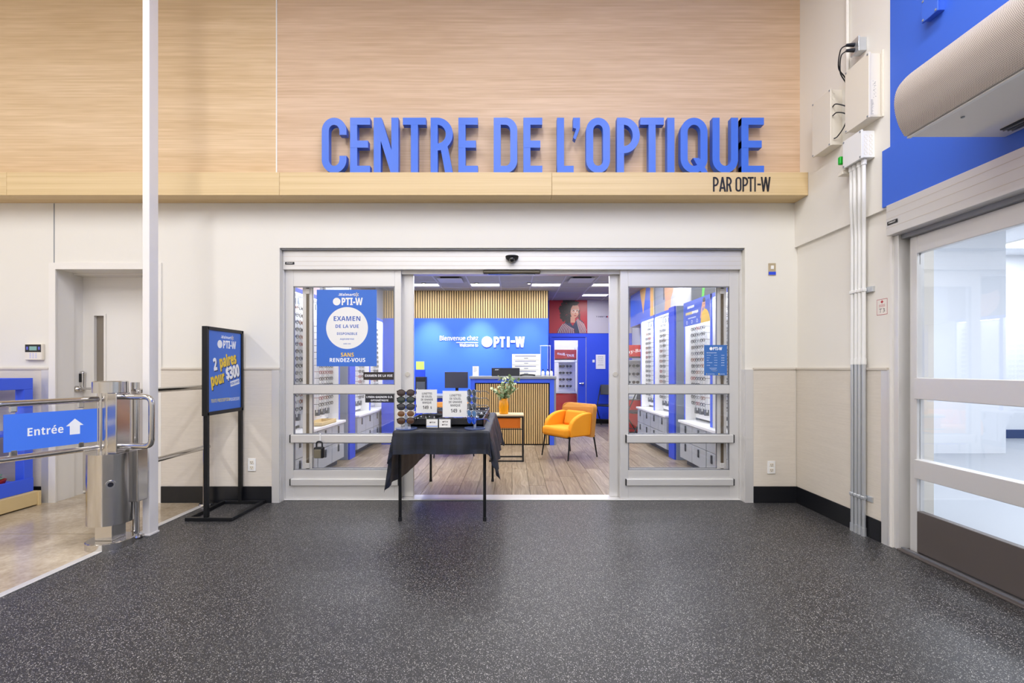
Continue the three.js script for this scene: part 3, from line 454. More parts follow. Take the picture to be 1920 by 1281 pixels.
// ---------------------------------------------------------------- right wall equipment
{
  const W = 2.585;
  const ebox = (name, label, xf, y0, y1, dn, df, m, lid = true) => { const t = thing(name, label, 'electrical box', 'electrical boxes on the right wall'); obj('body', RB(xf + 0.012, W, y0 + 0.006, y1 - 0.006, dn + 0.006, df - 0.006, 0.004), m, t); const c = obj('cover', RB(xf, xf + 0.013, y0, y1, dn, df, 0.003), m, t); if (lid) for (const y of [y0 + 0.012, y1 - 0.012]) for (const d of [dn + 0.012, df - 0.012]) obj('screw', RB(xf - 0.003, xf, y - 0.006, y + 0.006, d - 0.006, d + 0.006, 0.002), M.grey, c); return t; };
  const knock = (t, xa, y0, n, dn, step = 0.03) => { for (let k = 0; k < n; k++) { const g = new THREE.TorusGeometry(0.011, 0.0012, 6, 20); g.translate(xa, y0 + k * step, -dn - 0.0055); obj('knockout', g, M.ivory, t); } };
  const A = ebox('control_box', 'ivory electrical box with two black cables, farther left', 2.4875, 2.97, 3.415, 3.75, 3.98, M.ivory); knock(A, 2.515, 3.28, 4, 3.75);
  const Bx = ebox('control_box', 'large ivory electrical box with printed label, highest of the big ones', 2.49, 2.98, 3.437, 3.35, 3.59, M.ivory);
  obj('print_label', plane(0.05, 0.25, 2.53, 3.12, -3.3545), printed(128, 640, (x, w, h) => { x.fillStyle = '#e9e2d4'; x.fillRect(0, 0, w, h); x.fillStyle = '#4a4a4c'; for (let i = 0; i < 46; i++) x.fillRect(w * 0.08, h * 0.55 + i * 6, w * rr(0.1, 0.45), 2); for (let i = 0; i < 26; i++) x.fillRect(w * rr(0.3, 0.7), h * rr(0.02, 0.5), 12, 5); }), Bx);
  obj('flange', RB(2.575, 2.585, 2.98, 3.445, 3.335, 3.35, 0.002), M.ivory, Bx); rest(Bx); rest(A);
  const Dx = ebox('junction_box', 'white junction box with four conduits leaving its underside', 2.484, 2.724, 2.927, 3.413, 3.606, M.white); for (const q of [2.52, 2.555]) knock(Dx, q, 2.76, 5, 3.413); rest(Dx);
  const C = ebox('outlet_box', 'small bare metal outlet box at the top with two plugs', 2.52, 3.54, 3.65, 3.49, 3.577, M.galv, false); for (const y of [3.57, 3.61]) obj('plug', bar([2.52, y, -3.535], [2.465, y, -3.54], 0.014, 12, 0.01), M.black, C); rest(C);
  const cable = (pts, label) => tag(obj('power_cable', tube(pts, 0.0045, 50, 7, true), M.black), label, 'cable', 'black cables on the right wall');
  cable([[2.467, 3.61, -3.54], [2.43, 3.58, -3.55], [2.45, 3.48, -3.6], [2.53, 3.42, -3.64], [2.56, 3.3, -3.66], [2.55, 3.2, -3.66]], 'black cable from the upper plug of the metal outlet box');
  cable([[2.467, 3.57, -3.54], [2.44, 3.54, -3.56], [2.47, 3.45, -3.61], [2.545, 3.38, -3.65], [2.57, 3.25, -3.66]], 'black cable from the lower plug of the metal outlet box');
  cable([[2.505, 3.27, -3.75], [2.51, 3.275, -3.72], [2.55, 3.24, -3.68], [2.572, 3.2, -3.655]], 'upper short black cable leaving the farther ivory box');
  cable([[2.505, 3.2, -3.75], [2.515, 3.205, -3.71], [2.565, 3.17, -3.68], [2.555, 3.09, -3.69], [2.53, 3.03, -3.73], [2.512, 3.02, -3.748]], 'lower looping black cable on the farther ivory box');
  tag(obj('conduit', bar([2.572, 3.4, -3.68], [2.572, TOP, -3.68], 0.012, 14), M.wallRight), 'thin cream conduit rising to the ceiling above the boxes', 'conduit');
  const g = thing('indicator_lamp', 'small green indicator on a bracket beside the junction box', 'indicator'); obj('lens', RB(2.485, 2.52, 2.775, 2.835, 3.635, 3.665, 0.008), M.green, g); obj('bracket', RB(2.49, 2.585, 2.69, 2.722, 3.612, 3.67, 0.004), M.ivory, g); obj('mount', RB(2.521, 2.585, 2.723, 2.83, 3.635, 3.665, 0.004), M.ivory, g); rest(g);
  [[3.578, 3.629], [3.543, 3.589], [3.495, 3.553], [3.452, 3.513]].forEach(([u, l], i) => {
    const t = thing('wall_conduit', `${['farthest', 'second farthest', 'third farthest', 'nearest'][i]} of the four vertical conduits, white above and galvanised below`, 'conduit', 'four conduits on the right wall');
    obj('painted_pipe', tube([[2.53, 2.73, -u], [2.53, 2.46, -u], [2.575, 2.25, -l], [2.575, 1.27, -l]], 0.0135, 60, 14), M.white, t);
    obj('lower_pipe', cyl(2.575, 0.02, 1.27, -l, 0.0135, 0.0135, 16), M.galv, t); obj('coupling', cyl(2.575, 1.255, 1.3, -l, 0.017, 0.017, 16), M.white, t); obj('foot', cyl(2.575, 0, 0.06, -l, 0.0185, 0.0175, 16), M.galv, t); obj('collar', cyl(2.53, 2.69, 2.724, -u, 0.018, 0.018, 16), M.white, t); rest(t);
  });
  for (const [y, m, label] of [[1.8, M.white, 'white strut clamp across the upper part of the four conduits'], [0.28, M.galv, 'bare metal strut clamp low on the four conduits']]) { const t = thing('strut_clamp', label, 'clamp'); obj('channel', RB(2.589, 2.6105, y - 0.02, y + 0.02, 3.45, 3.67, 0.003), M.galv, t); for (const l of [3.629, 3.589, 3.553, 3.513]) obj('strap', RB(2.557, 2.5885, y - 0.014, y + 0.014, l - 0.017, l + 0.017, 0.008), m, t); rest(t); }
  const st = thing('wall_sticker', 'white sticker with red border marked T3', 'sticker');
  obj('sheet', plane(0.098, 0.112, 2.6092, 1.66, -3.385, -Math.PI / 2), printed(256, 292, (x, w, h) => { x.fillStyle = '#ece5da'; x.fillRect(0, 0, w, h); x.strokeStyle = '#b4323a'; x.lineWidth = 8; x.strokeRect(5, 5, w - 10, h - 10); x.fillStyle = '#c0303a'; x.beginPath(); x.moveTo(w * 0.5, 20); x.lineTo(w * 0.64, 52); x.lineTo(w * 0.5, 84); x.lineTo(w * 0.36, 52); x.fill(); x.lineWidth = 5; for (const y of [105, 122, 140]) { x.beginPath(); x.moveTo(w * 0.22, y); for (let k = 0; k < 9; k++) x.lineTo(w * (0.22 + k * 0.07), y + (k % 2 ? -5 : 5)); x.stroke(); } x.strokeStyle = '#333'; x.lineWidth = 9; x.beginPath(); x.moveTo(60, 180); x.lineTo(125, 178); x.moveTo(94, 180); x.lineTo(88, 250); x.moveTo(150, 176); x.quadraticCurveTo(215, 180, 168, 208); x.quadraticCurveTo(225, 225, 150, 246); x.stroke(); }, 0.5), st); rest(st);
  const bb = ebox('junction_box', 'blue painted junction box high on the blue wall', 2.533, 3.36, 3.5, 2.857, 2.97, M.blue); rest(bb);
  // air curtain over the right door
  const ac = thing('air_curtain', 'long white air curtain with rounded perforated front above the door', 'air curtain');
  const prof = [[2.56, 2.433], [2.07, 2.433], [2.05, 2.437], [2.02, 2.49], [2.0, 2.56], [1.996, 2.62], [2.01, 2.68], [2.05, 2.735], [2.11, 2.785], [2.19, 2.83], [2.3, 2.858], [2.42, 2.87], [2.569, 2.873], [2.569, 2.433]];
  const shell = new THREE.ExtrudeGeometry(poly(prof), { depth: 2.0, bevelEnabled: false }); shell.translate(0, 0, -2.5);
  obj('casing', shell, M.gloss, ac);
  const perf = tex(256, 256, (x, w, h) => { x.fillStyle = '#c9beb4'; x.fillRect(0, 0, w, h); x.fillStyle = '#4d443e'; for (let i = 0; i < 9; i++) for (let j = 0; j < 8; j++) { x.beginPath(); x.arc((j + (i % 2) * 0.5 + 0.25) * 32, (i + 0.5) * 28.44, 9.5, 0, 7); x.fill(); } }, true);
  perf.repeat.set(1, 1);
  { // perforated skin following the curved front
    const line = new THREE.CatmullRomCurve3(prof.slice(2, 13).map(([a, b]) => V(a, b, 0))), N = 40, pos = [], uv = [], idx = [], len = line.getLength();
    for (let i = 0; i <= N; i++) { const p = line.getPointAt(i / N), q = line.getTangentAt(i / N); for (const [k, z] of [[0, -2.502], [1, -0.5]]) { pos.push(p.x - q.y * 0.004, p.y + q.x * 0.004, z); uv.push(k * 2.0 / 0.05, i / N * len / 0.05); } }
    for (let i = 0; i < N; i++) { const a = i * 2; idx.push(a, a + 1, a + 2, a + 1, a + 3, a + 2); }
    const g = new THREE.BufferGeometry(); g.setAttribute('position', new THREE.Float32BufferAttribute(pos, 3)); g.setAttribute('uv', new THREE.Float32BufferAttribute(uv, 2)); g.setIndex(idx); g.computeVertexNormals();
    obj('perforated_grille', g, mat('#ffffff', 0.45, { map: perf, side: THREE.DoubleSide }), ac);
  }
  obj('outlet_slot', B(2.46, 2.54, 2.428, 2.4325, 0.52, 2.42), M.black, ac); for (const x of [2.475, 2.498, 2.52]) obj('vane', B(x, x + 0.004, 2.422, 2.4325, 0.52, 2.42), M.aluDark, ac);
  obj('lower_lip', RB(2.055, 2.075, 2.424, 2.4325, 0.5, 2.5, 0.003), M.alu, ac); for (let k = 0; k < 6; k++) { obj('screw', cyl(2.16, 2.429, 2.4335, -2.3 + k * 0.33, 0.008, 0.008, 12), M.grey, ac); }
  rest(ac);
}

// ---------------------------------------------------------------- right automatic door and the bright lobby behind it
const d2 = struct(grp('door_2'), 'automatic sliding glass door in the right wall');
{
  const hd = obj('header', RB(2.558, 2.72, 2.13, 2.338, -0.9, 3.283, 0.004), M.alu, d2); for (const y of [2.18, 2.24, 2.29]) obj('groove', B(2.5572, 2.5582, y, y + 0.003, -0.9, 3.28), M.rail, hd);
  obj('track', B(2.63, 2.73, 2.1, 2.13, -0.9, 3.26), M.aluDark, d2);
  obj('jamb', [RB(2.612, 2.7, 0, 2.13, 3.245, 3.3, 0.004), RB(2.7, 2.75, 0, 2.13, 3.2, 3.3, 0.004)], M.alu, d2); obj('jamb', RB(2.612, 2.75, 0, 2.13, -0.9, -0.85, 0.004), M.alu, d2);
  obj('threshold', RB(2.6, 2.86, 0, 0.012, -0.85, 3.245, 0.004), M.brownRail, d2); obj('floor_track', B(2.63, 2.645, 0.012, 0.02, -0.85, 3.245), M.aluDark, d2);
  const P = (name, dn, df) => {
    const p = grp(name, d2), x0 = 2.665, x1 = 2.71;
    for (const [u, v] of [[dn, dn + 0.055], [df - 0.055, df]]) obj('stile', RB(x0, x1, 0.012, 2.1, u, v, 0.003), M.alu, p);
    const rails = [[0.02, 0.287], [0.505, 0.63], [1.026, 1.165], [1.985, 2.1]];
    rails.forEach(([u, v], i) => obj('rail', RB(x0 - (i && i < 3 ? 0.02 : 0), x1, u, v, dn + 0.055, df - 0.055, 0.004), i === 0 ? M.brownRail : M.alu, p));
    for (let i = 0; i < 3; i++) obj('pane', B(2.683, 2.689, rails[i][1], rails[i + 1][0], dn + 0.055, df - 0.055), M.glass, p);
  };
  P('fixed_panel', 1.9, 3.215); P('sliding_leaf', 0.54, 1.89); P('sliding_leaf', -0.83, 0.53);
}
nameplate(2.5545, 2.21, 3.225, -Math.PI / 2, 'small black maker plate at the end of the right door header');
{
  struct(obj('floor_lobby', B(2.9, 12, -0.1, 0, -4, 9), mat('#a9adb2', 0.35)), 'pale grey floor of the outer lobby');
  const w = mat('#f1f3f6', 0.6);
  struct(obj('wall_lobby_back', [B(2.9, 7.1, 0, 3.2, 6.9, 7.1), B(6.9, 7.1, 0, 3.2, 7.1, 8.4), B(7.1, 12, 0, 3.2, 8.4, 8.6), B(2.75, 2.9, 0, 3.2, D + 0.2, 7.1)], w), 'white rear walls of the outer lobby');
  struct(obj('baseboard_lobby', B(7.1, 12, 0, 0.15, 8.38, 8.4), mat('#2c4374', 0.4)), 'dark blue baseboard in the outer lobby');
  struct(obj('ceiling_lobby', B(2.9, 12, 3.2, 3.35, -4, 8.6), w), 'white ceiling of the outer lobby');
  struct(obj('wall_lobby_front', B(2.9, 12, 0, 3.2, -4.2, -4), w), 'white front wall of the outer lobby');
  const win = struct(grp('window_1'), 'tall exterior glazing of the outer lobby');
  for (let k = 0; k <= 6; k++) obj('mullion', RB(11.9, 12, 0, 3.2, -4 + k * 2.08, -3.92 + k * 2.08, 0.004), M.alu, win);
  for (let k = 0; k < 6; k++) obj('pane', B(11.94, 11.946, 0, 3.2, -3.92 + k * 2.08, -4 + (k + 1) * 2.08), M.glass, win);
  struct(obj('floor_outside', B(12, 40, -0.12, -0.02, -25, 30), mat('#b7b5b0', 0.9)), 'pale pavement outside');
  let i = 0; for (const [x, d] of [[4.6, 5.2], [4.6, 2.6], [4.6, 0], [8.4, 7.2], [7.6, 3.6]]) { const t = thing('lobby_light', `square ceiling light panel in the outer lobby, ${['by the rear wall', 'beside the right door', 'near the front end', 'by the far corner', 'in the middle'][i++]}`, 'lamp', 'lobby lights'); obj('frame', RB(x - 0.62, x + 0.62, 3.18, 3.199, d - 0.62, d + 0.62, 0.004), M.white, t); obj('diffuser', B(x - 0.6, x + 0.6, 3.176, 3.1805, d - 0.6, d + 0.6), coolLampMat, t); rest(t); area(1.2, 1.2, [x, 3.17, -d], LOBBY_LAMP, '#eef4ff'); }
  const b = thing('leaflet_box', 'small white and pink box on the lobby wall', 'box'); obj('case', RB(7.4, 7.7, 1.2, 1.42, 8.33, 8.4, 0.01), M.white, b); obj('leaflet', RB(7.45, 7.65, 1.25, 1.36, 8.32, 8.33, 0.002), mat('#c9516a', 0.5), b); rest(b);
}

// ---------------------------------------------------------------- optician shop: shell
const SH = 2.72;
{
  const fl = struct(grp('floor_shop'), 'grey brown wood plank floor of the optician shop');
  obj('underlay', B(-2.7, 2.7, -0.1, -0.012, 4.6, 10.7), M.slatDark, fl);
  const mats = plankTexes.map((t) => mat('#ffffff', 0.36, { map: t })), PW = 0.178, PL = 1.22;
  const proto = (l) => { const g = new RoundedBoxGeometry(PW - 0.0025, 0.012, l - 0.0025, 1, 0.0015); const p = g.attributes.position, uv = g.attributes.uv; for (let k = 0; k < p.count; k++) uv.setXY(k, p.getX(k) / PW + 0.5, p.getZ(k) / PL + 0.5); return g; };
  const G = new Map(), geo = (l) => { const k = l.toFixed(3); if (!G.has(k)) G.set(k, proto(l)); return G.get(k); };
  for (let i = -15; i < 15; i++) { const off = [0, 0.4, 0.82, 0.2, 0.62][((i * 2) % 5 + 5) % 5]; let d = 4.62 - off; while (d < 10.6) { const a = Math.max(d, 4.62), b = Math.min(d + PL, 10.62), l = +(b - a).toFixed(3); if (l > 0.05) { const m = new THREE.Mesh(geo(l), mats[Math.floor(rnd() * 5)]); m.name = 'plank'; m.position.set((i + 0.5) * PW, -0.006, -(a + b) / 2); if (rnd() < 0.5) m.rotation.y = Math.PI; fl.add(m); } d += PL; } }
  struct(obj('wall_shop_left', B(-2.85, -2.65, 0, SH, D + 0.2, 10.7), mat('#c9cbd0', 0.6)), 'pale grey left wall of the shop'); struct(obj('wall_shop_right', B(2.65, 2.75, 0, SH, D + 0.2, 10.7), mat('#c9cbd0', 0.6)), 'pale grey right wall of the shop');
  const ce = struct(grp('ceiling_shop'), 'grey suspended tile ceiling of the shop');
  obj('slab', B(-2.85, 2.85, SH + 0.06, SH + 0.12, 4.4, 10.8), M.tile, ce);
  const ORDW = ['first', 'second', 'third', 'fourth', 'fifth', 'sixth', 'seventh', 'eighth', 'ninth', 'tenth'], TW = 0.545, TL = 0.6, lights = new Set(['-3,6', '-1,6', '1,6', '3,4', '3,6', '3,8', '-3,4', '-1,2', '1,2', '-3,1', '3,1', '-4,3', '1,4', '-1,4', '4,3']), vents = new Set(['-2,5', '2,5']);
  const tg = new RoundedBoxGeometry(TW - 0.022, 0.018, TL - 0.022, 1, 0.003), hg = new RoundedBoxGeometry(TW - 0.022, 0.018, 0.148, 1, 0.003); let n = 0;
  for (let i = -4; i < 5; i++) for (let j = 0; j < 10; j++) {
    const x = (i + 0.5) * TW - 0.2075, d = 4.72 + (j + 0.5) * TL, key = i + ',' + j;
    if (lights.has(key)) {
      const t = thing('troffer_light', `recessed shop ceiling light, ${ORDW[j]} tile row from the entrance, ${ORDW[i + 4]} column from the left`, 'lamp', 'shop ceiling lights');
      obj('frame', [B(x - TW / 2 + 0.02, x + TW / 2 - 0.02, SH - 0.004, SH + 0.02, d - 0.14, d - 0.125), B(x - TW / 2 + 0.02, x + TW / 2 - 0.02, SH - 0.004, SH + 0.02, d + 0.125, d + 0.14), B(x - TW / 2 + 0.012, x - TW / 2 + 0.0195, SH - 0.004, SH + 0.02, d - 0.14, d + 0.14), B(x + TW / 2 - 0.0195, x + TW / 2 - 0.012, SH - 0.004, SH + 0.02, d - 0.14, d + 0.14)], M.white, t);
      obj('diffuser', B(x - TW / 2 + 0.02, x + TW / 2 - 0.02, SH + 0.006, SH + 0.016, d - 0.125, d + 0.125), shopLampMat, t); rest(t);
      for (const e of [-1, 1]) { const m = new THREE.Mesh(hg, M.tile); m.name = 'tile'; m.position.set(x, SH + 0.012, -d + e * 0.2175); ce.add(m); }
      area(0.48, 0.24, [x, SH - 0.006, -d], SHOP_LAMP, '#ffffff');
    } else { const m = new THREE.Mesh(tg, M.tile); m.name = 'tile'; m.position.set(x, SH + 0.012, -d); ce.add(m); }
    if (vents.has(key)) { const t = thing('ceiling_vent', ['square grey air vent in the left part of the shop ceiling', 'square grey air vent in the right part of the shop ceiling'][n++], 'vent', 'shop ceiling vents'); obj('panel', RB(x - 0.2, x + 0.2, SH - 0.035, SH - 0.028, d - 0.2, d + 0.2, 0.002), M.tbar, t); obj('collar', B(x - 0.15, x + 0.15, SH - 0.028, SH + 0.004, d - 0.15, d + 0.15), M.black, t); rest(t); }
  }
  for (let i = -5; i <= 5; i++) obj('runner', B(i * TW - 0.2075 - 0.011, i * TW - 0.2075 + 0.011, SH, SH + 0.008, 4.6, 10.6), M.tbar, ce);
  for (let j = 0; j <= 10; j++) obj('cross_runner', B(-2.65, 2.65, SH + 0.0005, SH + 0.0085, 4.72 + j * TL - 0.011, 4.72 + j * TL + 0.011), M.tbar, ce);
  struct(obj('wall_shop_above_door', B(-2.85, 2.75, 2.5, SH + 0.1, D + 0.2, D + 0.25), M.tile), 'grey bulkhead above the door inside the shop');
  // feature wall with slats above
  const fw = struct(grp('wall_feature'), 'bright blue welcome wall with wood slats above');
  obj('blue_wall', B(-2.65, 0.7, 0, 2.19, 9.25, 9.4), M.blueWall, fw); obj('slat_backing', B(-2.65, 0.7, 2.19, SH, 9.27, 9.4), M.slatDark, fw); obj('return_wall', B(0.6, 0.7, 0, SH, 9.4, 10.6), M.blueShop, fw);
  const sg = new RoundedBoxGeometry(0.031, SH - 2.185, 0.022, 1, 0.003); for (let x = -2.63; x < 0.69; x += 0.0465) { const m = new THREE.Mesh(sg, M.slat); m.name = 'slat'; m.position.set(x, (SH + 2.185) / 2, -9.258); fw.add(m); }
  const wr3 = struct(grp('wall_shop_back'), 'blue rear wall of the shop with a door');
  obj('wall_surface', [B(0.7, 0.85, 0, SH, 10.6, 10.7), B(1.66, 2.65, 0, SH, 10.6, 10.7), B(0.85, 1.66, 1.93, SH, 10.6, 10.7)], M.blueShop, wr3);
  struct(obj('baseboard_shop', RB(1.7, 2.65, 0, 0.1, 10.585, 10.6, 0.003), M.base), 'black baseboard under the blue rear wall');
  const d4 = struct(grp('door_4'), 'blue glazed door in the rear wall of the shop');
  obj('frame', [B(0.83, 0.87, 0, 1.95, 10.58, 10.68), B(1.64, 1.69, 0, 1.95, 10.58, 10.68), B(0.87, 1.64, 1.912, 1.95, 10.58, 10.68)], M.blueShop, d4);
  obj('leaf', [RB(0.87, 0.935, 0.01, 1.91, 10.6, 10.645), RB(1.46, 1.63, 0.01, 1.91, 10.6, 10.645), RB(0.935, 1.46, 1.84, 1.91, 10.6, 10.645), RB(0.935, 1.46, 0.01, 0.28, 10.6, 10.645)], M.blueShop, d4); obj('pane', B(0.935, 1.46, 0.28, 1.84, 10.62, 10.626), M.glass, d4);
  obj('edge_strip', B(1.63, 1.637, 0.01, 1.91, 10.595, 10.64), M.alu, d4);
  const k = obj('door_knob', [bar([1.555, 0.885, -10.6], [1.555, 0.885, -10.55], 0.016, 16), (() => { const g = new THREE.SphereGeometry(0.033, 18, 12); g.translate(1.555, 0.885, -10.535); return g; })(), bar([1.555, 0.885, -10.545], [1.48, 0.885, -10.545], 0.011)], M.chrome, d4);
  // room behind the glazed door
  struct(obj('wall_back_room', [B(0.2, 0.3, 0, SH, 10.7, 12.6), B(2.65, 2.75, 0, SH, 10.7, 12.6), B(0.2, 2.75, 0, SH, 12.5, 12.6)], M.bayWhite), 'white walls of the small room behind the glazed door'); struct(obj('floor_back_room', B(0.2, 2.75, -0.1, 0, 10.7, 12.6), mat('#a59582', 0.4)), 'beige floor of the small back room'); struct(obj('ceiling_back_room', B(0.2, 2.75, SH, SH + 0.1, 10.7, 12.6), M.white), 'white ceiling of the small back room');
  const t = thing('back_room_light', 'ceiling light of the small room behind the glazed door', 'lamp'); obj('frame', RB(1.08, 1.72, SH - 0.03, SH - 0.001, 10.88, 11.52, 0.006), M.white, t); obj('diffuser', B(1.1, 1.7, SH - 0.034, SH - 0.0305, 10.9, 11.5), shopLampMat, t); rest(t); area(0.6, 0.6, [1.4, SH - 0.04, -11.2], 30, '#ffffff');
}
// wall washers in front of the welcome wall
[[-1.55, 'left'], [-0.62, 'middle'], [0.3, 'right']].forEach(([x, w]) => {
  const t = thing('ceiling_spotlight', `small black ceiling spotlight before the welcome wall, ${w} one`, 'lamp', 'wall washers'); obj('can', cyl(x, SH - 0.014, SH - 0.001, -8.42, 0.035, 0.035, 20), M.black, t); obj('bulb', cyl(x, SH - 0.0165, SH - 0.0145, -8.42, 0.026, 0.026, 20), lampMat, t); rest(t);
  const s = new THREE.SpotLight(hex('#fff4e6'), w === 'right' ? 8 : 20, 0, 0.42, 1); s.position.set(x, SH - 0.03, -8.42); s.target.position.set(x, 1.5, -9.25); s.castShadow = true; scene.add(s, s.target);
});
// welcome lettering
const fReg = await new FontLoader().loadAsync('fonts/droid/droid_sans_regular.typeface.json');
{
  const t = thing('welcome_lettering', 'raised white welcome lettering with large OPTI-W logo', 'lettering'), s = 97, X = (px) => (px - 960) / s, Y = (py) => 1.23 - (py - 690) / s, W = M.white;
  const word = (str, x0, x1, yb, size) => { const g = new TextGeometry(str, { font: fReg, size, depth: 0.012, curveSegments: 4, bevelEnabled: true, bevelThickness: 0.001, bevelSize: size * 0.008, bevelSegments: 1 }); g.computeBoundingBox(); const b = g.boundingBox; g.translate(-b.min.x, 0, 0); g.scale((x1 - x0) / (b.max.x - b.min.x), 1, 1); g.translate(x0, yb, -9.249); obj('words', g, W, t); };
  word('Bienvenue chez', X(825), X(896.5), Y(638.5), 0.085); word('Welcome to', X(862), X(896.5), Y(650.5), 0.062); obj('underline', B(X(856), X(896.5), Y(643.4), Y(642.2), 9.237, 9.249), W, t);
  const g = new THREE.CylinderGeometry(0.103, 0.103, 0.02, 40); g.rotateX(Math.PI / 2); g.translate(X(913.3), Y(641.3), -9.239); obj('logo_disc', g, W, t);
  for (const [c, a, b] of [['P', 926, 936.5], ['T', 937, 947], ['I', 950.5, 955.5], ['-', 957.5, 966], ['W', 966, 983.5]]) { const m = obj('logo_letter', glyphGeo(c, X(b) - X(a), 0.205, 0.02, 0.2), W, t); m.position.set(X(a), Y(651.5), -9.249); }
  rest(t);
}
// posters on the rear wall
flatThing('wall_poster', 'red portrait poster of a person with curly dark hair and glasses', 'poster', 0.84, 0.73, [1.24, 2.36, -10.592], 0, (x, w, h) => {
  x.fillStyle = '#a8142a'; x.fillRect(0, 0, w, h); const c = (a, b, r, f) => { x.fillStyle = f; x.beginPath(); x.arc(w * a, h * b, w * r, 0, 7); x.fill(); };
  for (let i = 0; i < 240; i++) { const a = rr(0, 6.28), q = Math.sqrt(rnd()) * 0.2; c(0.51 + Math.cos(a) * q * 1.2, 0.33 + Math.sin(a) * q * 1.8, rr(0.015, 0.04), ['#1a1013', '#24161a', '#301d20'][i % 3]); }
  x.fillStyle = '#c98d74'; x.fillRect(w * 0.56, h * 0.5, w * 0.12, h * 0.18);
  x.fillStyle = '#24264a'; x.beginPath(); x.moveTo(w * 0.2, h); x.quadraticCurveTo(w * 0.25, h * 0.74, w * 0.52, h * 0.63); x.lineTo(w * 0.62, h * 0.78); x.lineTo(w * 0.74, h * 0.56); x.quadraticCurveTo(w * 0.97, h * 0.62, w * 0.98, h); x.fill();
  x.save(); x.clip(); x.lineWidth = w * 0.009; for (let i = 0; i < 20; i++) { x.strokeStyle = i % 2 ? '#b8444c' : '#e9dcd6'; x.beginPath(); x.moveTo(w * (0.18 + i * 0.026), h * 1.02); x.quadraticCurveTo(w * (0.24 + i * 0.02), h * 0.84, w * (0.36 + i * 0.016), h * (0.66 + i * 0.012)); x.stroke(); x.beginPath(); x.moveTo(w * (0.7 + i * 0.02), h * (0.5 + i * 0.02)); x.lineTo(w * (0.82 + i * 0.02), h * 1.05); x.stroke(); } x.restore();
  x.fillStyle = '#cc9276'; x.beginPath(); x.ellipse(w * 0.675, h * 0.33, w * 0.112, h * 0.215, 0.16, 0, 7); x.fill();
  x.fillStyle = '#2b1a1c'; x.fillRect(w * 0.605, h * 0.275, w * 0.06, h * 0.014); x.fillRect(w * 0.71, h * 0.27, w * 0.055, h * 0.014); for (const e of [0.638, 0.738]) { x.fillStyle = '#2b1a1c'; x.beginPath(); x.ellipse(w * e, h * 0.315, w * 0.018, h * 0.011, 0, 0, 7); x.fill(); x.strokeStyle = '#f2e9e0'; x.lineWidth = w * 0.008; x.beginPath(); x.ellipse(w * e, h * 0.335, w * 0.046, h * 0.05, 0, 0, 7); x.stroke(); }
  x.fillStyle = '#b4684f'; x.beginPath(); x.ellipse(w * 0.695, h * 0.4, w * 0.013, h * 0.02, 0, 0, 7); x.fill(); x.fillStyle = '#a33a3c'; x.beginPath(); x.ellipse(w * 0.685, h * 0.47, w * 0.036, h * 0.017, 0, 0, 7); x.fill();
  for (let i = 0; i < 70; i++) c(0.46 + rr(-0.12, 0.07), 0.16 + rnd() * 0.52, rr(0.012, 0.03), i % 2 ? '#1a1013' : '#2a181c'); for (let i = 0; i < 26; i++) c(0.5 + rnd() * 0.26, 0.09 + rr(-0.05, 0.05), rr(0.015, 0.035), '#1d1215'); for (let i = 0; i < 16; i++) c(0.79 + rr(-0.012, 0.015), 0.3 + rnd() * 0.3, 0.017, '#1d1215');
}, { rough: 0.35, px: 640 });
flatThing('wall_poster', 'pale grey poster with small spaced brand lettering', 'poster', 0.98, 0.73, [2.152, 2.36, -10.592], 0, (x, w, h) => { x.fillStyle = '#b3aebb'; x.fillRect(0, 0, w, h); const s = 'TOMMY'; for (let i = 0; i < 5; i++) say(x, s[i], w * (0.21 + i * 0.042), h * 0.5, w * 0.042, { color: '#2b2d44', sx: 1.1 }); x.fillStyle = '#23305c'; x.fillRect(w * 0.415, h * 0.48, w * 0.026, h * 0.045); x.fillStyle = '#b8323c'; x.fillRect(w * 0.441, h * 0.48, w * 0.024, h * 0.045); 'HILFIGER'.split('').forEach((c, i) => say(x, c, w * (0.5 + i * 0.042), h * 0.5, w * 0.042, { color: '#2b2d44', sx: 1.1 })); });
flatThing('eye_chart', 'small white eye test chart on the blue rear wall', 'chart', 0.21, 0.315, [1.955, 1.365, -10.592], 0, (x, w, h) => { x.fillStyle = '#e9e7ec'; x.fillRect(0, 0, w, h); ['E F P T O', 'Z L P E D O', 'P E C F D E D', 'E D F C Z P D E', 'F E L O P Z D F E'].forEach((s, i) => say(x, s, w / 2, h * (0.16 + i * 0.12), w * (0.13 - i * 0.018), { color: '#33343a' })); x.fillStyle = '#55565c'; x.fillRect(w * 0.2, h * 0.72, w * 0.6, h * 0.02); });
tag(obj('light_switch', RB(1.775, 1.825, 1.35, 1.41, 10.588, 10.6, 0.004), M.white), 'tiny white switch left of the eye chart', 'switch');

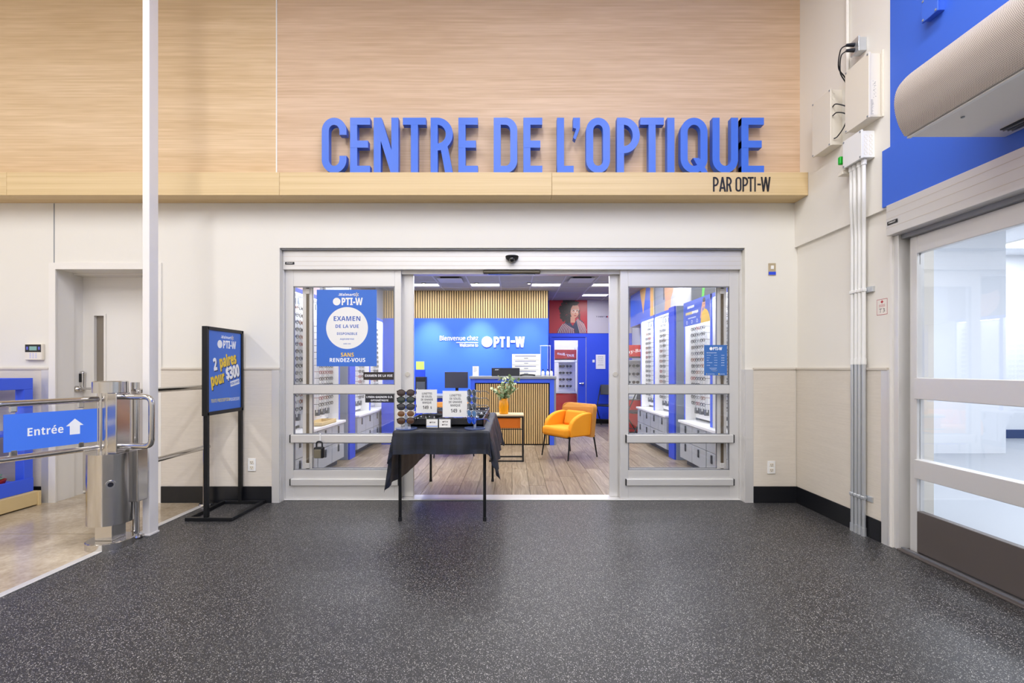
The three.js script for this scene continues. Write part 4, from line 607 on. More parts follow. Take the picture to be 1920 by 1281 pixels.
// ---------------------------------------------------------------- display bays, cabinets, eyeglasses
function ringGeo(rx, ry, t, n = 16) { const g = new THREE.TorusGeometry(1, t / rx, 5, n); g.scale(rx, ry, rx); return g; }
function glassesGeo() {
  const a = ringGeo(0.026, 0.02, 0.0042), b = a.clone(); a.translate(-0.034, 0, 0); b.translate(0.034, 0, 0);
  const br = tube([[-0.009, 0.005, 0], [0, 0.009, 0.002], [0.009, 0.005, 0]], 0.0016, 8, 5, true);
  return merge([a, b, br, bar([-0.062, 0.008, -0.001], [-0.062, 0.006, -0.06], 0.003, 5), bar([0.062, 0.008, -0.001], [0.062, 0.006, -0.06], 0.003, 5), bar([-0.06, 0.008, 0], [-0.064, 0.008, -0.002], 0.004, 5), bar([0.06, 0.008, 0], [0.064, 0.008, -0.002], 0.004, 5)]);
}
const specGeo = glassesGeo(), specMats = ['#1b1b1d', '#23242a', '#3a2a22', '#2b3350', '#5a5d63', '#7a4a36', '#1b1b1d', '#86323a', '#2a2a2a', '#8a8d92'].map((c) => mat(c, 0.3));
const ORD = ['top', 'second', 'third', 'fourth', 'fifth', 'sixth', 'seventh', 'eighth', 'ninth', 'tenth', 'eleventh', 'twelfth', 'thirteenth', 'fourteenth', 'lowest'];
function bay(sd, dn, df, rods, where) {
  const bx = (a, b, ...r) => sd > 0 ? B(a, b, ...r) : B(-b, -a, ...r), F = 2.2, K = 2.34;
  const t = thing('display_bay', `white lit eyewear display bay with blue edges, ${where}`, 'display', 'eyewear display bays');
  obj('back_panel', bx(K, K + 0.02, 0.6, 2.03, dn, df), M.bayWhite, t); for (const [a, b] of [[dn, dn + 0.02], [df - 0.02, df]]) { obj('side_panel', bx(F + 0.006, K, 0.572, 2.03, a, b), M.bayWhite, t); obj('edge_trim', bx(F, F + 0.006, 0.572, 2.05, a - 0.002, b + 0.002), M.blueEdge, t); }
  obj('top_panel', bx(F + 0.006, K + 0.02, 2.012, 2.03, dn + 0.02, df - 0.02), M.bayWhite, t); obj('top_trim', bx(F, F + 0.006, 2.005, 2.05, dn, df), M.blueEdge, t); obj('led_strip', bx(F + 0.015, F + 0.035, 2.004, 2.0115, dn + 0.04, df - 0.04), ledMat, t);
  for (let k = 0; k < rods; k++) { const d = df - 0.105 - k * 0.15; const r = obj('rod', [bx(K - 0.03, K - 0.018, 0.7, 1.98, d - 0.03, d - 0.024), bx(K - 0.03, K - 0.018, 0.7, 1.98, d + 0.024, d + 0.03)], mat('#d8dbe0', 0.2), t); obj('lock_tag', [bx(K - 0.04, K, 0.66, 0.73, d - 0.025, d + 0.025), bx(K - 0.04, K, 1.92, 1.985, d - 0.02, d + 0.02)], mat('#4a515c', 0.4), r);
    for (let i = 0; i < 15; i++) { if (rnd() < 0.03 && i > 8) continue; const m = new THREE.Mesh(specGeo, specMats[Math.floor(rnd() * specMats.length)]); m.name = numbered('eyeglasses'); m.position.set(sd * (K - 0.066), 1.87 - i * 0.077, -d + rr(-0.004, 0.004)); m.rotation.y = -sd * Math.PI / 2 + rr(-0.06, 0.06); scene.add(m); tag(m, `${ORD[i]} eyeglasses on the ${['farthest', 'next', 'nearest'][k]} rod of the ${where.split(',')[0]}`.slice(0, 110), 'eyeglasses', 'eyeglasses on display rods'); } }
  rest(t); const l = area(0.08, df - dn - 0.1, [sd * (F + 0.06), 1.998, -(dn + df) / 2], BAY_LAMP, '#f4f8ff');
}
function cabinet(sd, dn, df, where) {
  const bx = (a, b, ...r) => sd > 0 ? RB(a, b, ...r) : RB(-b, -a, ...r), t = thing('drawer_cabinet', `grey drawer cabinet ${where}`, 'cabinet', 'grey drawer cabinets'), m = (dn + df) / 2;
  obj('carcass', bx(2.165, 2.64, 0.09, 0.538, dn + 0.003, df - 0.003, 0.003), M.cabinet, t); obj('toe_kick', bx(2.235, 2.6, 0, 0.09, dn, df, 0.003), M.toe, t);
  for (const [a, b] of [[dn, m], [m, df]]) for (const [u, v] of [[0.095, 0.312], [0.318, 0.535]]) { const dr = obj('drawer', bx(2.145, 2.1645, u, v, a + 0.004, b - 0.004, 0.003), M.cabinet, t); obj('handle', bx(2.132, 2.1445, v - 0.11, v - 0.02, (a + b) / 2 - 0.014, (a + b) / 2 + 0.014, 0.003), M.toe, dr); }
  rest(t);
}
for (const sd of [1, -1]) {
  const S = sd > 0 ? 'right' : 'left';
  [[4.7, 5.3, 3, 'nearest the entrance'], [5.31, 6.13, 3, 'second from the entrance'], [6.66, 7.43, 2, 'just past the blue column'], [7.44, 8.2, 2, 'deepest in the shop']].forEach(([a, b, n, w]) => { bay(sd, a, b, n, `${S} wall bay ${w}`); cabinet(sd, a, b, `on the ${S} wall, ${w}`); });
  for (const [a, b, w] of [[4.7, 6.13, 'near the entrance'], [6.66, 8.2, 'deeper in the shop']]) tag(obj('worktop', sd > 0 ? RB(2.12, 2.64, 0.54, 0.57, a, b, 0.004) : RB(-2.64, -2.12, 0.54, 0.57, a, b, 0.004), M.worktop), `white worktop on the ${S} cabinets ${w}`, 'worktop');
  const c = thing('column_panel', `tall blue column between display bays on the ${S}`, 'column'), bx = (a, b, ...r) => sd > 0 ? RB(a, b, ...r) : RB(-b, -a, ...r); obj('face', bx(2.17, 2.195, 0, 2.06, 6.42, 6.65, 0.003), M.blueShop, c); obj('return_panel', bx(2.195, 2.65, 0, 2.06, 6.4, 6.42, 0.003), mat('#8d9ab2', 0.3), c); obj('infill', bx(2.4, 2.42, 0.05, 2.0, 6.14, 6.4, 0.003), mat('#7d8899', 0.3), c); rest(c);
}
for (const [sd, S] of [[1, 'right'], [-1, 'left']]) struct(obj('wall_fascia_' + S, sd > 0 ? B(2.47, 2.65, 2.06, SH, 4.65, 9.95) : B(-2.65, -2.47, 2.06, SH, 4.65, 9.2), mat('#8d939f', 0.6)), `grey fascia above the ${S} display bays`);
flatThing('display_banner', 'blue banner with a person in a yellow shirt above the right displays', 'banner', 0.82, 0.3, [2.192, 1.9, -5.72], -Math.PI / 2, (x, w, h) => {
  x.fillStyle = '#2f57c8'; x.fillRect(0, 0, w, h); const bars = (a, b, y, t, c) => { x.fillStyle = c; for (let k = a; k < b; k += 0.034) x.fillRect(w * k, h * (y - t / 2), w * 0.026, h * t * rr(0.8, 1)); }; bars(0.17, 0.44, 0.25, 0.11, '#f2f4f8'); bars(0.1, 0.34, 0.5, 0.12, '#ead15c'); bars(0.36, 0.58, 0.5, 0.12, '#f2f4f8'); bars(0.2, 0.5, 0.7, 0.05, '#dfe5f2');
  x.strokeStyle = '#fff'; x.lineWidth = 4; for (const a of [0.15, 0.35, 0.55]) { x.beginPath(); x.arc(w * a, h * 0.86, h * 0.06, 0, 7); x.stroke(); }
  x.fillStyle = '#e6bd2c'; x.beginPath(); x.moveTo(w * 0.68, h); x.quadraticCurveTo(w * 0.7, h * 0.52, w * 0.82, h * 0.48); x.quadraticCurveTo(w * 0.98, h * 0.54, w, h); x.fill(); x.fillStyle = '#d9a183'; x.beginPath(); x.ellipse(w * 0.8, h * 0.3, w * 0.045, h * 0.19, 0, 0, 7); x.fill(); x.beginPath(); x.moveTo(w * 0.66, h * 0.8); x.lineTo(w * 0.74, h * 0.2); x.lineTo(w * 0.77, h * 0.22); x.lineTo(w * 0.71, h * 0.82); x.fill(); x.fillStyle = '#2a1d1a'; x.beginPath(); x.ellipse(w * 0.8, h * 0.14, w * 0.045, h * 0.09, 0, 0, 7); x.fill(); x.fillRect(w * 0.777, h * 0.28, w * 0.014, h * 0.025); x.fillRect(w * 0.808, h * 0.28, w * 0.014, h * 0.025); x.beginPath(); x.ellipse(w * 0.8, h * 0.42, w * 0.009, h * 0.03, 0, 0, 7); x.fill();
});
const wallPost = (label, sd, dn, df, draw) => flatThing('wall_poster', label, 'poster', df - dn, 0.64, [sd * 2.455, 2.39, -(dn + df) / 2], -sd * Math.PI / 2, draw, { th: 0.02 });
wallPost('grey fashion poster showing a neck and chin above the right bays', 1, 6.56, 8.2, (x, w, h) => { x.fillStyle = '#8a93a8'; x.fillRect(0, 0, w, h); x.fillStyle = '#a9abb4'; x.fillRect(w * 0.5, 0, w * 0.5, h); x.fillStyle = '#c9936f'; x.beginPath(); x.moveTo(w * 0.3, h); x.lineTo(w * 0.33, h * 0.6); x.quadraticCurveTo(w * 0.28, h * 0.3, w * 0.3, 0); x.lineTo(w * 0.58, 0); x.quadraticCurveTo(w * 0.6, h * 0.5, w * 0.5, h * 0.62); x.lineTo(w * 0.47, h); x.fill(); x.fillStyle = '#3b3440'; x.fillRect(w * 0.27, 0, w * 0.035, h * 0.6); x.fillStyle = '#a2604f'; x.beginPath(); x.ellipse(w * 0.53, h * 0.2, w * 0.04, h * 0.03, 0, 0, 7); x.fill(); say(x, 'BOSS', w * 0.82, h * 0.42, h * 0.2, { color: '#c9cbd4', sx: 0.8, font: 'serif' }); });
wallPost('dark poster with a bright green stroke above the right bays', 1, 5.0, 6.54, (x, w, h) => { x.fillStyle = '#39424d'; x.fillRect(0, 0, w, h); x.fillStyle = '#3fce1e'; x.beginPath(); x.moveTo(w * 0.22, h); x.lineTo(w * 0.3, 0); x.lineTo(w * 0.36, 0); x.lineTo(w * 0.27, h); x.fill(); });
wallPost('blue and yellow promotional poster at the deep end of the right wall', 1, 8.3, 9.9, (x, w, h) => { x.fillStyle = '#2b57cc'; x.fillRect(0, 0, w, h); x.fillStyle = '#e9ad45'; x.fillRect(w * 0.88, 0, w * 0.12, h); x.beginPath(); x.moveTo(w * 0.45, 0); x.lineTo(w * 0.72, 0); x.lineTo(w * 0.6, h * 0.75); x.fill(); });
wallPost('pale pink poster above the left displays near the entrance', -1, 5.0, 6.1, (x, w, h) => { x.fillStyle = '#e3c3c8'; x.fillRect(0, 0, w, h); });
wallPost('plain pale grey poster above the left displays', -1, 6.3, 7.2, (x, w, h) => { x.fillStyle = '#d5d9e4'; x.fillRect(0, 0, w, h); });
wallPost('brown portrait poster at the deep end above the left displays', -1, 7.3, 8.6, (x, w, h) => { x.fillStyle = '#3f2c27'; x.fillRect(0, 0, w, h); x.fillStyle = '#c79a7c'; x.beginPath(); x.ellipse(w * 0.5, h * 0.55, w * 0.2, h * 0.42, 0, 0, 7); x.fill(); x.fillStyle = '#281a16'; x.beginPath(); x.ellipse(w * 0.5, h * 0.2, w * 0.24, h * 0.2, 0, 0, 7); x.fill(); });
{ const t = thing('wooden_tray', 'pale wooden tray on the left worktop', 'tray'); obj('bottom', B(-2.33, -2.14, 0.571, 0.579, 5.4, 5.85), M.pallet, t); obj('rim', [RB(-2.33, -2.315, 0.571, 0.615, 5.4, 5.85, 0.003), RB(-2.155, -2.14, 0.571, 0.615, 5.4, 5.85, 0.003), RB(-2.315, -2.155, 0.571, 0.615, 5.4, 5.415, 0.003), RB(-2.315, -2.155, 0.571, 0.615, 5.835, 5.85, 0.003)], M.pallet, t); rest(t); }

// sunglasses with dark lenses
function sunglassProto(frame, lensM) {
  const t = new THREE.Group(); t.name = 'sunglasses'; const f = new THREE.Mesh(merge([(() => { const a = ringGeo(0.031, 0.026, 0.003, 20); a.translate(-0.037, 0, 0); return a; })(), (() => { const a = ringGeo(0.031, 0.026, 0.003, 20); a.translate(0.037, 0, 0); return a; })(), tube([[-0.008, 0.006, 0], [0, 0.01, 0.003], [0.008, 0.006, 0]], 0.0024, 8, 6, true), RBc(-0.072, -0.064, 0.006, 0.018, -0.006, 0.003), RBc(0.064, 0.072, 0.006, 0.018, -0.006, 0.003)]), frame); f.name = 'frame'; t.add(f);
  for (const s of [-1, 1]) { const g = new THREE.SphereGeometry(1, 18, 10); g.scale(0.0305, 0.0255, 0.0028); g.translate(s * 0.037, 0, 0); const l = new THREE.Mesh(g, lensM); l.name = 'lens'; t.add(l); const a = new THREE.Mesh(tube([[s * 0.07, 0.012, -0.004], [s * 0.069, 0.011, -0.09], [s * 0.067, -0.012, -0.125]], 0.0026, 14, 6, true), frame); a.name = 'temple'; t.add(a); }
  return t;
}
function RBc(x0, x1, y0, y1, z0, z1) { return RB(x0, x1, y0, y1, -z1, -z0, 0.002); }
const lensOf = (c) => mat(c, 0.05, { clearcoat: 1, clearcoatRoughness: 0.02 });
const SUN = [sunglassProto(mat('#2a1a16', 0.2), lensOf('#3a2b2a')), sunglassProto(mat('#17181a', 0.2), lensOf('#22312c')), sunglassProto(mat('#191a20', 0.2), lensOf('#2b2c33')), sunglassProto(mat('#e2ddd0', 0.25), lensOf('#6b4420')), sunglassProto(mat('#1c1614', 0.2), lensOf('#4a2d1c')), sunglassProto(mat('#b9c2cf', 0.2, { metalness: 0.6 }), lensOf('#4d7fb8')), sunglassProto(mat('#8b96a3', 0.2, { metalness: 0.6 }), lensOf('#30404f')), sunglassProto(mat('#2b4fc2', 0.2), lensOf('#2457d6'))];
function sun(k, label, [x, y, z], ry = 0, rx = 0, group) { const c = SUN[k].clone(); c.name = numbered('sunglasses'); scene.add(c); tag(c, label, 'sunglasses', group); c.position.set(x, y, z); c.rotation.set(rx, ry, 0, 'YXZ'); return c; }

// rack of red sunglasses brand seen at the shop's right end, and one in the back room
function redRack(x0, x1, d0, d1, label, mirror) {
  const t = thing('sunglass_rack', label, 'rack', 'red sunglass racks'), h = 1.72;
  for (const [x, d] of [[x0, d0], [x1 - 0.02, d0], [x0, d1 - 0.02], [x1 - 0.02, d1 - 0.02]]) obj('post', RB(x, x + 0.02, 0, h, d, d + 0.02, 0.003), M.galv, t);
  obj('base_panel', RB(x0 + 0.02, x1 - 0.02, 0.03, 0.62, d0 + 0.005, d1 - 0.02, 0.004), M.red, t); for (const y of [0.63, 1.36]) obj('shelf', RB(x0, x1, y, y + 0.02, d0, d1, 0.003), M.galv, t); obj('white_board', B(x0 + 0.16, x1 - 0.02, 0.66, 1.36, d1 - 0.04, d1 - 0.021), M.bayWhite, t);
  const s = obj('sign_box', RB(x0 + 0.03, x1 - 0.03, 1.42, 1.66, d0 + 0.02, d1 - 0.02, 0.004), M.red, t);
  obj('logo', plane(x1 - x0 - 0.06, 0.24, (x0 + x1) / 2, 1.54, -d0 - 0.0195 + 0.001), printed(384, 256, (x, w, hh) => { x.fillStyle = '#c8161d'; x.fillRect(0, 0, w, hh); x.save(); if (mirror) { x.translate(w, 0); x.scale(-1, 1); } say(x, 'Ray-Ban', w / 2, hh * 0.48, hh * 0.33, { rot: -0.2, skew: -0.25, font: 'serif', sx: 0.9 }); x.restore(); x.fillStyle = '#1d1a2a'; x.fillRect(0, hh * 0.9, w, hh * 0.1); }, 0.3), s);
  for (let i = 0; i < 4; i++) for (let k = 0; k < 2; k++) obj('hanger', RB(x0 + 0.2 + k * 0.17, x0 + 0.26 + k * 0.17, 0.74 + i * 0.16, 0.75 + i * 0.16, d1 - 0.09, d1 - 0.041, 0.002), M.galv, t);
  rest(t);
  for (let i = 0; i < 4; i++) for (let k = 0; k < 2; k++) sun((i + k) % 3, `${ORD[i]} row ${k ? 'right' : 'left'} dark sunglasses on the ${mirror ? 'red rack seen through the door' : 'red rack at the right end'}`, [x0 + 0.23 + k * 0.17, 1.27 - i * 0.16, -d1 + 0.115], 0, 0, 'sunglasses on red racks');
}
redRack(0.98, 1.55, 11.3, 11.75, 'red sunglass rack in the room behind the glazed door', true);
redRack(2.02, 2.58, 9.0, 9.5, 'red sunglass rack by the deep end of the right wall', false);

// ---------------------------------------------------------------- reception counter and desk
{
  const t = thing('reception_counter', 'blue and wood slat reception counter with grey top', 'counter'), x0 = -0.66, x1 = 0.67, F = 7.63;
  obj('body', B(x0 + 0.02, x1 - 0.02, 0.005, 1.0, F + 0.03, F + 0.6), M.blueShop, t); obj('top', RB(x0 - 0.02, x1 + 0.035, 1.055, 1.095, F - 0.02, F + 0.62, 0.004), M.grey, t); obj('frame', [RB(x0, x0 + 0.07, 0, 1.055, F, F + 0.03, 0.003), RB(x1 - 0.07, x1, 0, 1.055, F, F + 0.03, 0.003), RB(x0 + 0.07, x1 - 0.07, 0.99, 1.055, F, F + 0.03, 0.003)], M.blueEdge, t); obj('side', [RB(x1, x1 + 0.03, 0, 1.055, F + 0.005, F + 0.6, 0.003)], M.grey, t); obj('slat_backing', B(x0 + 0.07, x1 - 0.07, 0.0, 0.99, F + 0.022, F + 0.0295), M.slatDark, t);
  const n = 33, w = (x1 - x0 - 0.17) / n, sg = new RoundedBoxGeometry(w * 0.66, 0.955, 0.018, 1, 0.003); for (let i = 0; i < n; i++) { const m = new THREE.Mesh(sg, M.slat); m.name = 'slat'; m.position.set(x0 + 0.085 + (i + 0.5) * w, 0.4975, -F - 0.013); t.add(m); }
  rest(t);
  const k = thing('desk', 'lower blue reception desk left of the counter', 'desk'); obj('body', B(-2.1, -0.69, 0, 0.74, 7.72, 8.3), M.blueShop, k); obj('top', RB(-2.12, -0.685, 0.745, 0.785, 7.68, 8.35, 0.004), M.grey, k); rest(k);
  const m = thing('computer_monitor', 'dark desktop monitor seen from behind on the lower desk', 'monitor'); obj('panel', RB(-1.1, -0.72, 0.9, 1.165, 7.84, 7.87, 0.006), mat('#3b3d4c', 0.35), m); obj('stand', [RB(-0.93, -0.88, 0.8, 1.0, 7.88, 7.9, 0.004), RB(-1.0, -0.82, 0.785, 0.797, 7.82, 7.98, 0.004)], M.black, m); rest(m);
  flatThing('countertop_card', 'leaning printed card standing on the reception counter', 'card', 0.1, 0.16, [-0.59, 1.177, -7.8], 0.1, (x, w, h) => { x.fillStyle = '#eceae4'; x.fillRect(0, 0, w, h); x.fillStyle = '#9a9aa0'; for (let i = 0; i < 9; i++) x.fillRect(w * 0.15, h * (0.1 + i * 0.06), w * rr(0.3, 0.7), h * 0.02); }, { px: 128 });
  const a = thing('laptop', 'open black laptop with white maker name on the reception counter', 'laptop'); const lid = new RoundedBoxGeometry(0.46, 0.13, 0.012, 2, 0.004); lid.rotateX(-0.12); lid.translate(-0.105, 1.165, -7.86); obj('lid', lid, M.screen, a); const nm = plane(0.1, 0.035, 0, 0, 0); nm.rotateX(-0.12); nm.translate(-0.25, 1.2, -7.8575); obj('lettering', nm, printed(256, 90, (x, w, h) => { x.fillStyle = '#16181f'; x.fillRect(0, 0, w, h); say(x, 'acer', w / 2, h * 0.42, h * 0.8, { italic: true, color: '#d5d7dc' }); }), a); obj('keyboard_base', RB(-0.335, 0.125, 1.0955, 1.11, 7.855, 8.0 - 0.02, 0.004), M.black, a); rest(a);
  const o = thing('drawer_organizer', 'white stacked drawer organizer on the reception counter', 'organizer'), sx = (px) => (px - 960) / 112; obj('case', RB(0.0, sx(1013), 1.0955, 1.46, 8.0, 8.2, 0.004), M.white, o); for (let i = 0; i < 4; i++) { const d = obj('drawer', RB(0.015, sx(1013) - 0.015, 1.11 + i * 0.085, 1.185 + i * 0.085, 7.99, 8.0, 0.003), M.paper, o); obj('label_strip', B(0.05, 0.4, 1.165 + i * 0.085, 1.18 + i * 0.085, 7.9885, 7.9895), mat('#8b8fb0', 0.5), d); obj('handle', B(0.2, 0.27, 1.13 + i * 0.085, 1.145 + i * 0.085, 7.987, 7.9895), mat('#9da1ad', 0.5), d); } rest(o);
  const st = thing('display_stand', 'thin metal frame stand at the counter end', 'stand'); obj('frame', [bar([0.48, 1.096, -8.05], [0.48, 1.6, -8.05], 0.006), bar([0.64, 1.096, -8.05], [0.64, 1.6, -8.05], 0.006), bar([0.47, 1.6, -8.05], [0.65, 1.6, -8.05], 0.006), bar([0.6, 1.2, -8.05], [0.6, 1.6, -8.05], 0.004)], M.galv, st); obj('base', RB(0.46, 0.66, 1.0955, 1.104, 7.98, 8.1, 0.003), M.aluDark, st); rest(st);
  [0.5, 0.575, 0.635].forEach((x, i) => { const b = thing('spray_bottle', `${['left', 'middle', 'right'][i]} of three small clear spray bottles on the counter`, 'bottle', 'spray bottles'); obj('bottle', new THREE.LatheGeometry([[0, 0], [0.024, 0], [0.025, 0.06], [0.018, 0.078], [0.01, 0.085], [0, 0.085]].map(([q, v]) => new THREE.Vector2(q, v)), 16), M.white, b); obj('nozzle', [cyl(0, 0.085, 0.105, 0, 0.009, 0.009, 12), RB(-0.006, 0.006, 0.105, 0.117, -0.018, 0.008, 0.003)], M.black, b); b.position.set(x, 1.0955, -7.75); });
  tag(obj('phone_handset', tube([[0.13, 1.108, -7.85], [0.2, 1.118, -7.85], [0.32, 1.115, -7.85], [0.38, 1.108, -7.85]], 0.014, 24, 10, true), M.black), 'black handset lying on the reception counter', 'phone');
  const sp = thing('speaker', 'small black speaker on the desk by the door leaf', 'speaker'); obj('case', RB(-1.6, -1.425, 0.785, 1.08, 7.95, 8.08, 0.006), M.black, sp); obj('grille', RB(-1.585, -1.44, 0.8, 1.0, 7.945, 7.951, 0.003), mat('#4a4f5c', 0.7), sp); rest(sp);
  const nt = thing('note_holder', 'yellow green note on a dark holder at the desk', 'note'); obj('note', RB(-1.64, -1.5, 1.2, 1.34, 8.2, 8.205, 0.001), mat('#c9d96a', 0.7), nt); obj('holder', RB(-1.66, -1.49, 0.785, 1.2, 8.2, 8.25, 0.004), M.blueShop, nt); rest(nt);
}
// side table with vase
{
  const t = thing('side_table', 'small side table with oak top, black frame and orange pouch', 'table'), x0 = -0.3, x1 = 0.155, d0 = 6.28, d1b = 6.62;
  obj('top', RB(x0, x1, 0.595, 0.615, d0, d1b, 0.003), M.oak, t); for (const d of [d0, d1b - 0.018]) obj('frame', [RB(x0, x1, 0.577, 0.595, d, d + 0.018, 0.003), RB(x1 - 0.018, x1, 0, 0.577, d, d + 0.018, 0.003), RB(x0, x1, 0, 0.018, d, d + 0.018, 0.003)], M.blackMetal, t);
  obj('frame', [RB(x1 - 0.018, x1, 0, 0.018, d0, d1b, 0.003), RB(x0, x1, 0.42, 0.432, d0 + 0.005, d0 + 0.018, 0.003), RB(x0, x0 + 0.018, 0, 0.018, d0, d1b, 0.003)], M.blackMetal, t);
  obj('pouch', RB(x0 + 0.03, x1 - 0.045, 0.435, 0.572, d0 + 0.03, d1b - 0.03, 0.01), mat('#e2761b', 0.8), t); rest(t);
  const v = thing('flower_vase', 'glossy yellow orange vase on the side table', 'vase'); obj('body', new THREE.LatheGeometry([[0, 0], [0.055, 0], [0.06, 0.01], [0.066, 0.1], [0.063, 0.15], [0.05, 0.18], [0.043, 0.195], [0.047, 0.205], [0.043, 0.206], [0.038, 0.195], [0.03, 0.15], [0, 0.14]].map(([q, h]) => new THREE.Vector2(q, h)), 32), M.vase, v); v.position.set(-0.11, 0.615, -6.42);
  const p = thing('eucalyptus_bunch', 'bunch of pale green leafy stems in the yellow vase', 'plant');
  for (let i = 0; i < 15; i++) { const a = i * 2.4, q = rr(0.05, 0.22), h = rr(0.15, 0.35), c = new THREE.CatmullRomCurve3([V(0, 0.1, 0), V(Math.cos(a) * q * 0.3 + 0.02, 0.1 + h * 0.5, Math.sin(a) * q * 0.3), V(Math.cos(a) * q + 0.06, 0.12 + h, Math.sin(a) * q * 0.6)]); obj('stem', new THREE.TubeGeometry(c, 10, 0.004, 5), M.stem, p);
    for (let k = 0; k < 10; k++) { const f = c.getPoint(0.42 + k * 0.064), l = new THREE.SphereGeometry(1, 8, 5); l.scale(rr(0.022, 0.036), 0.002, rr(0.017, 0.027)); l.rotateX(rr(-1.2, 1.2)); l.rotateZ(rr(-1, 1)); l.rotateY(rr(0, 6.28)); l.translate(f.x + rr(-0.022, 0.022), f.y + rr(-0.012, 0.012), f.z + rr(-0.02, 0.02)); obj('leaf', l, rnd() < 0.45 ? M.leafPale : M.leaf, p); } }
  p.position.set(-0.11, 0.66, -6.42);
}
// armchairs
function cushion(w, h, l, r, puff = 0) { const g = new RoundedBoxGeometry(w, h, l, 6, r); if (puff) { const p = g.attributes.position; for (let i = 0; i < p.count; i++) { const x = p.getX(i) / (w / 2), z = p.getZ(i) / (l / 2); p.setY(i, p.getY(i) * (1 + puff * (1 - x * x) * (1 - z * z))); } g.computeVertexNormals(); } return g; }
function armchair(label, pos, ry) {
  const t = thing('armchair', label, 'chair', 'orange armchairs'), W = 0.62, Dp = 0.56;
  const seat = cushion(0.53, 0.125, 0.5, 0.045, 0.12); seat.translate(0, 0.36, 0.03); obj('seat', seat, M.orange, t);
  { const s = new THREE.Shape(); const R = 0.33; s.moveTo(-0.31, 0.3); s.lineTo(-0.31, 0.65); s.quadraticCurveTo(-0.31, 0.715, -0.24, 0.715); s.lineTo(0.24, 0.715); s.quadraticCurveTo(0.31, 0.715, 0.31, 0.65); s.lineTo(0.31, 0.3); s.closePath();
    const g = new THREE.ExtrudeGeometry(s, { depth: 0.05, bevelEnabled: true, bevelSize: 0.012, bevelThickness: 0.014, bevelSegments: 4, curveSegments: 10 }); const p = g.attributes.position; for (let i = 0; i < p.count; i++) { const x = p.getX(i); p.setZ(i, p.getZ(i) + x * x * 0.9 - (p.getY(i) - 0.35) * 0.12); } g.computeVertexNormals(); g.translate(0, 0, -0.275); obj('backrest', g, M.orangeDark, t); }
  for (const sx of [-1, 1]) { const s = new THREE.Shape(); s.moveTo(-0.19, 0.33); s.lineTo(-0.19, 0.55); s.quadraticCurveTo(-0.18, 0.605, -0.1, 0.6); s.quadraticCurveTo(0.1, 0.585, 0.17, 0.48); s.quadraticCurveTo(0.2, 0.42, 0.19, 0.33); s.closePath(); const g = new THREE.ExtrudeGeometry(s, { depth: 0.04, bevelEnabled: true, bevelSize: 0.02, bevelThickness: 0.02, bevelSegments: 5, curveSegments: 12 }); g.rotateY(-Math.PI / 2); g.translate(sx * 0.255 + 0.02, 0, 0.0); obj('armrest', g, M.orange, t); }
  const pil = cushion(0.4, 0.08, 0.22, 0.038, 0.45); pil.rotateX(Math.PI / 2 - 0.25); pil.translate(0, 0.52, -0.13); obj('pillow', pil, mat('#f5951c', 0.85), t);
  obj('frame', [bar([-0.27, 0.295, 0.22], [0.27, 0.295, 0.22], 0.01), bar([-0.27, 0.295, -0.24], [0.27, 0.295, -0.24], 0.01)], M.blackMetal, t);
  for (const [x, z] of [[-0.27, 0.22], [0.27, 0.22], [-0.27, -0.24], [0.27, -0.24]]) obj('leg', bar([x * 1.02, 0, z * 1.16], [x * 0.95, 0.31, z * 0.95], 0.009, 10, 0.013), M.blackMetal, t);
  t.position.set(...pos); t.rotation.y = ry; return t;
}
armchair('orange upholstered armchair with pillow beside the counter', [0.79, 0, -6.7], -0.96);
armchair('orange armchair mostly hidden behind the sunglasses table', [-0.86, 0, -6.85], 0.25);
// folding chairs
function foldChair(label, pos, ry) {
  const t = thing('folding_chair', label, 'chair', 'black folding chairs'); obj('seat', RB(-0.2, 0.2, 0.43, 0.46, -0.2, 0.19, 0.012), M.black, t); { const g = new RoundedBoxGeometry(0.4, 0.22, 0.02, 3, 0.01); g.rotateX(-0.18); g.translate(0, 0.76, -0.235); obj('backrest', g, mat('#3b3c40', 0.45), t); }
  for (const s of [-1, 1]) { obj('leg', bar([s * 0.2, 0, 0.24], [s * 0.2, 0.86, -0.26], 0.011), M.blackMetal, t); obj('leg', bar([s * 0.185, 0, -0.24], [s * 0.185, 0.44, 0.1], 0.011), M.blackMetal, t); } obj('crossbar', [bar([-0.2, 0.16, 0.147], [0.2, 0.16, 0.147], 0.008), bar([-0.185, 0.12, -0.15], [0.185, 0.12, -0.15], 0.008)], M.blackMetal, t); t.position.set(...pos); t.rotation.y = ry;
}
foldChair('black folding chair against the blue rear wall', [1.98, 0, -10.1], -0.5); foldChair('black folding chair nearer the red rack', [2.2, 0, -8.6], -1.1);

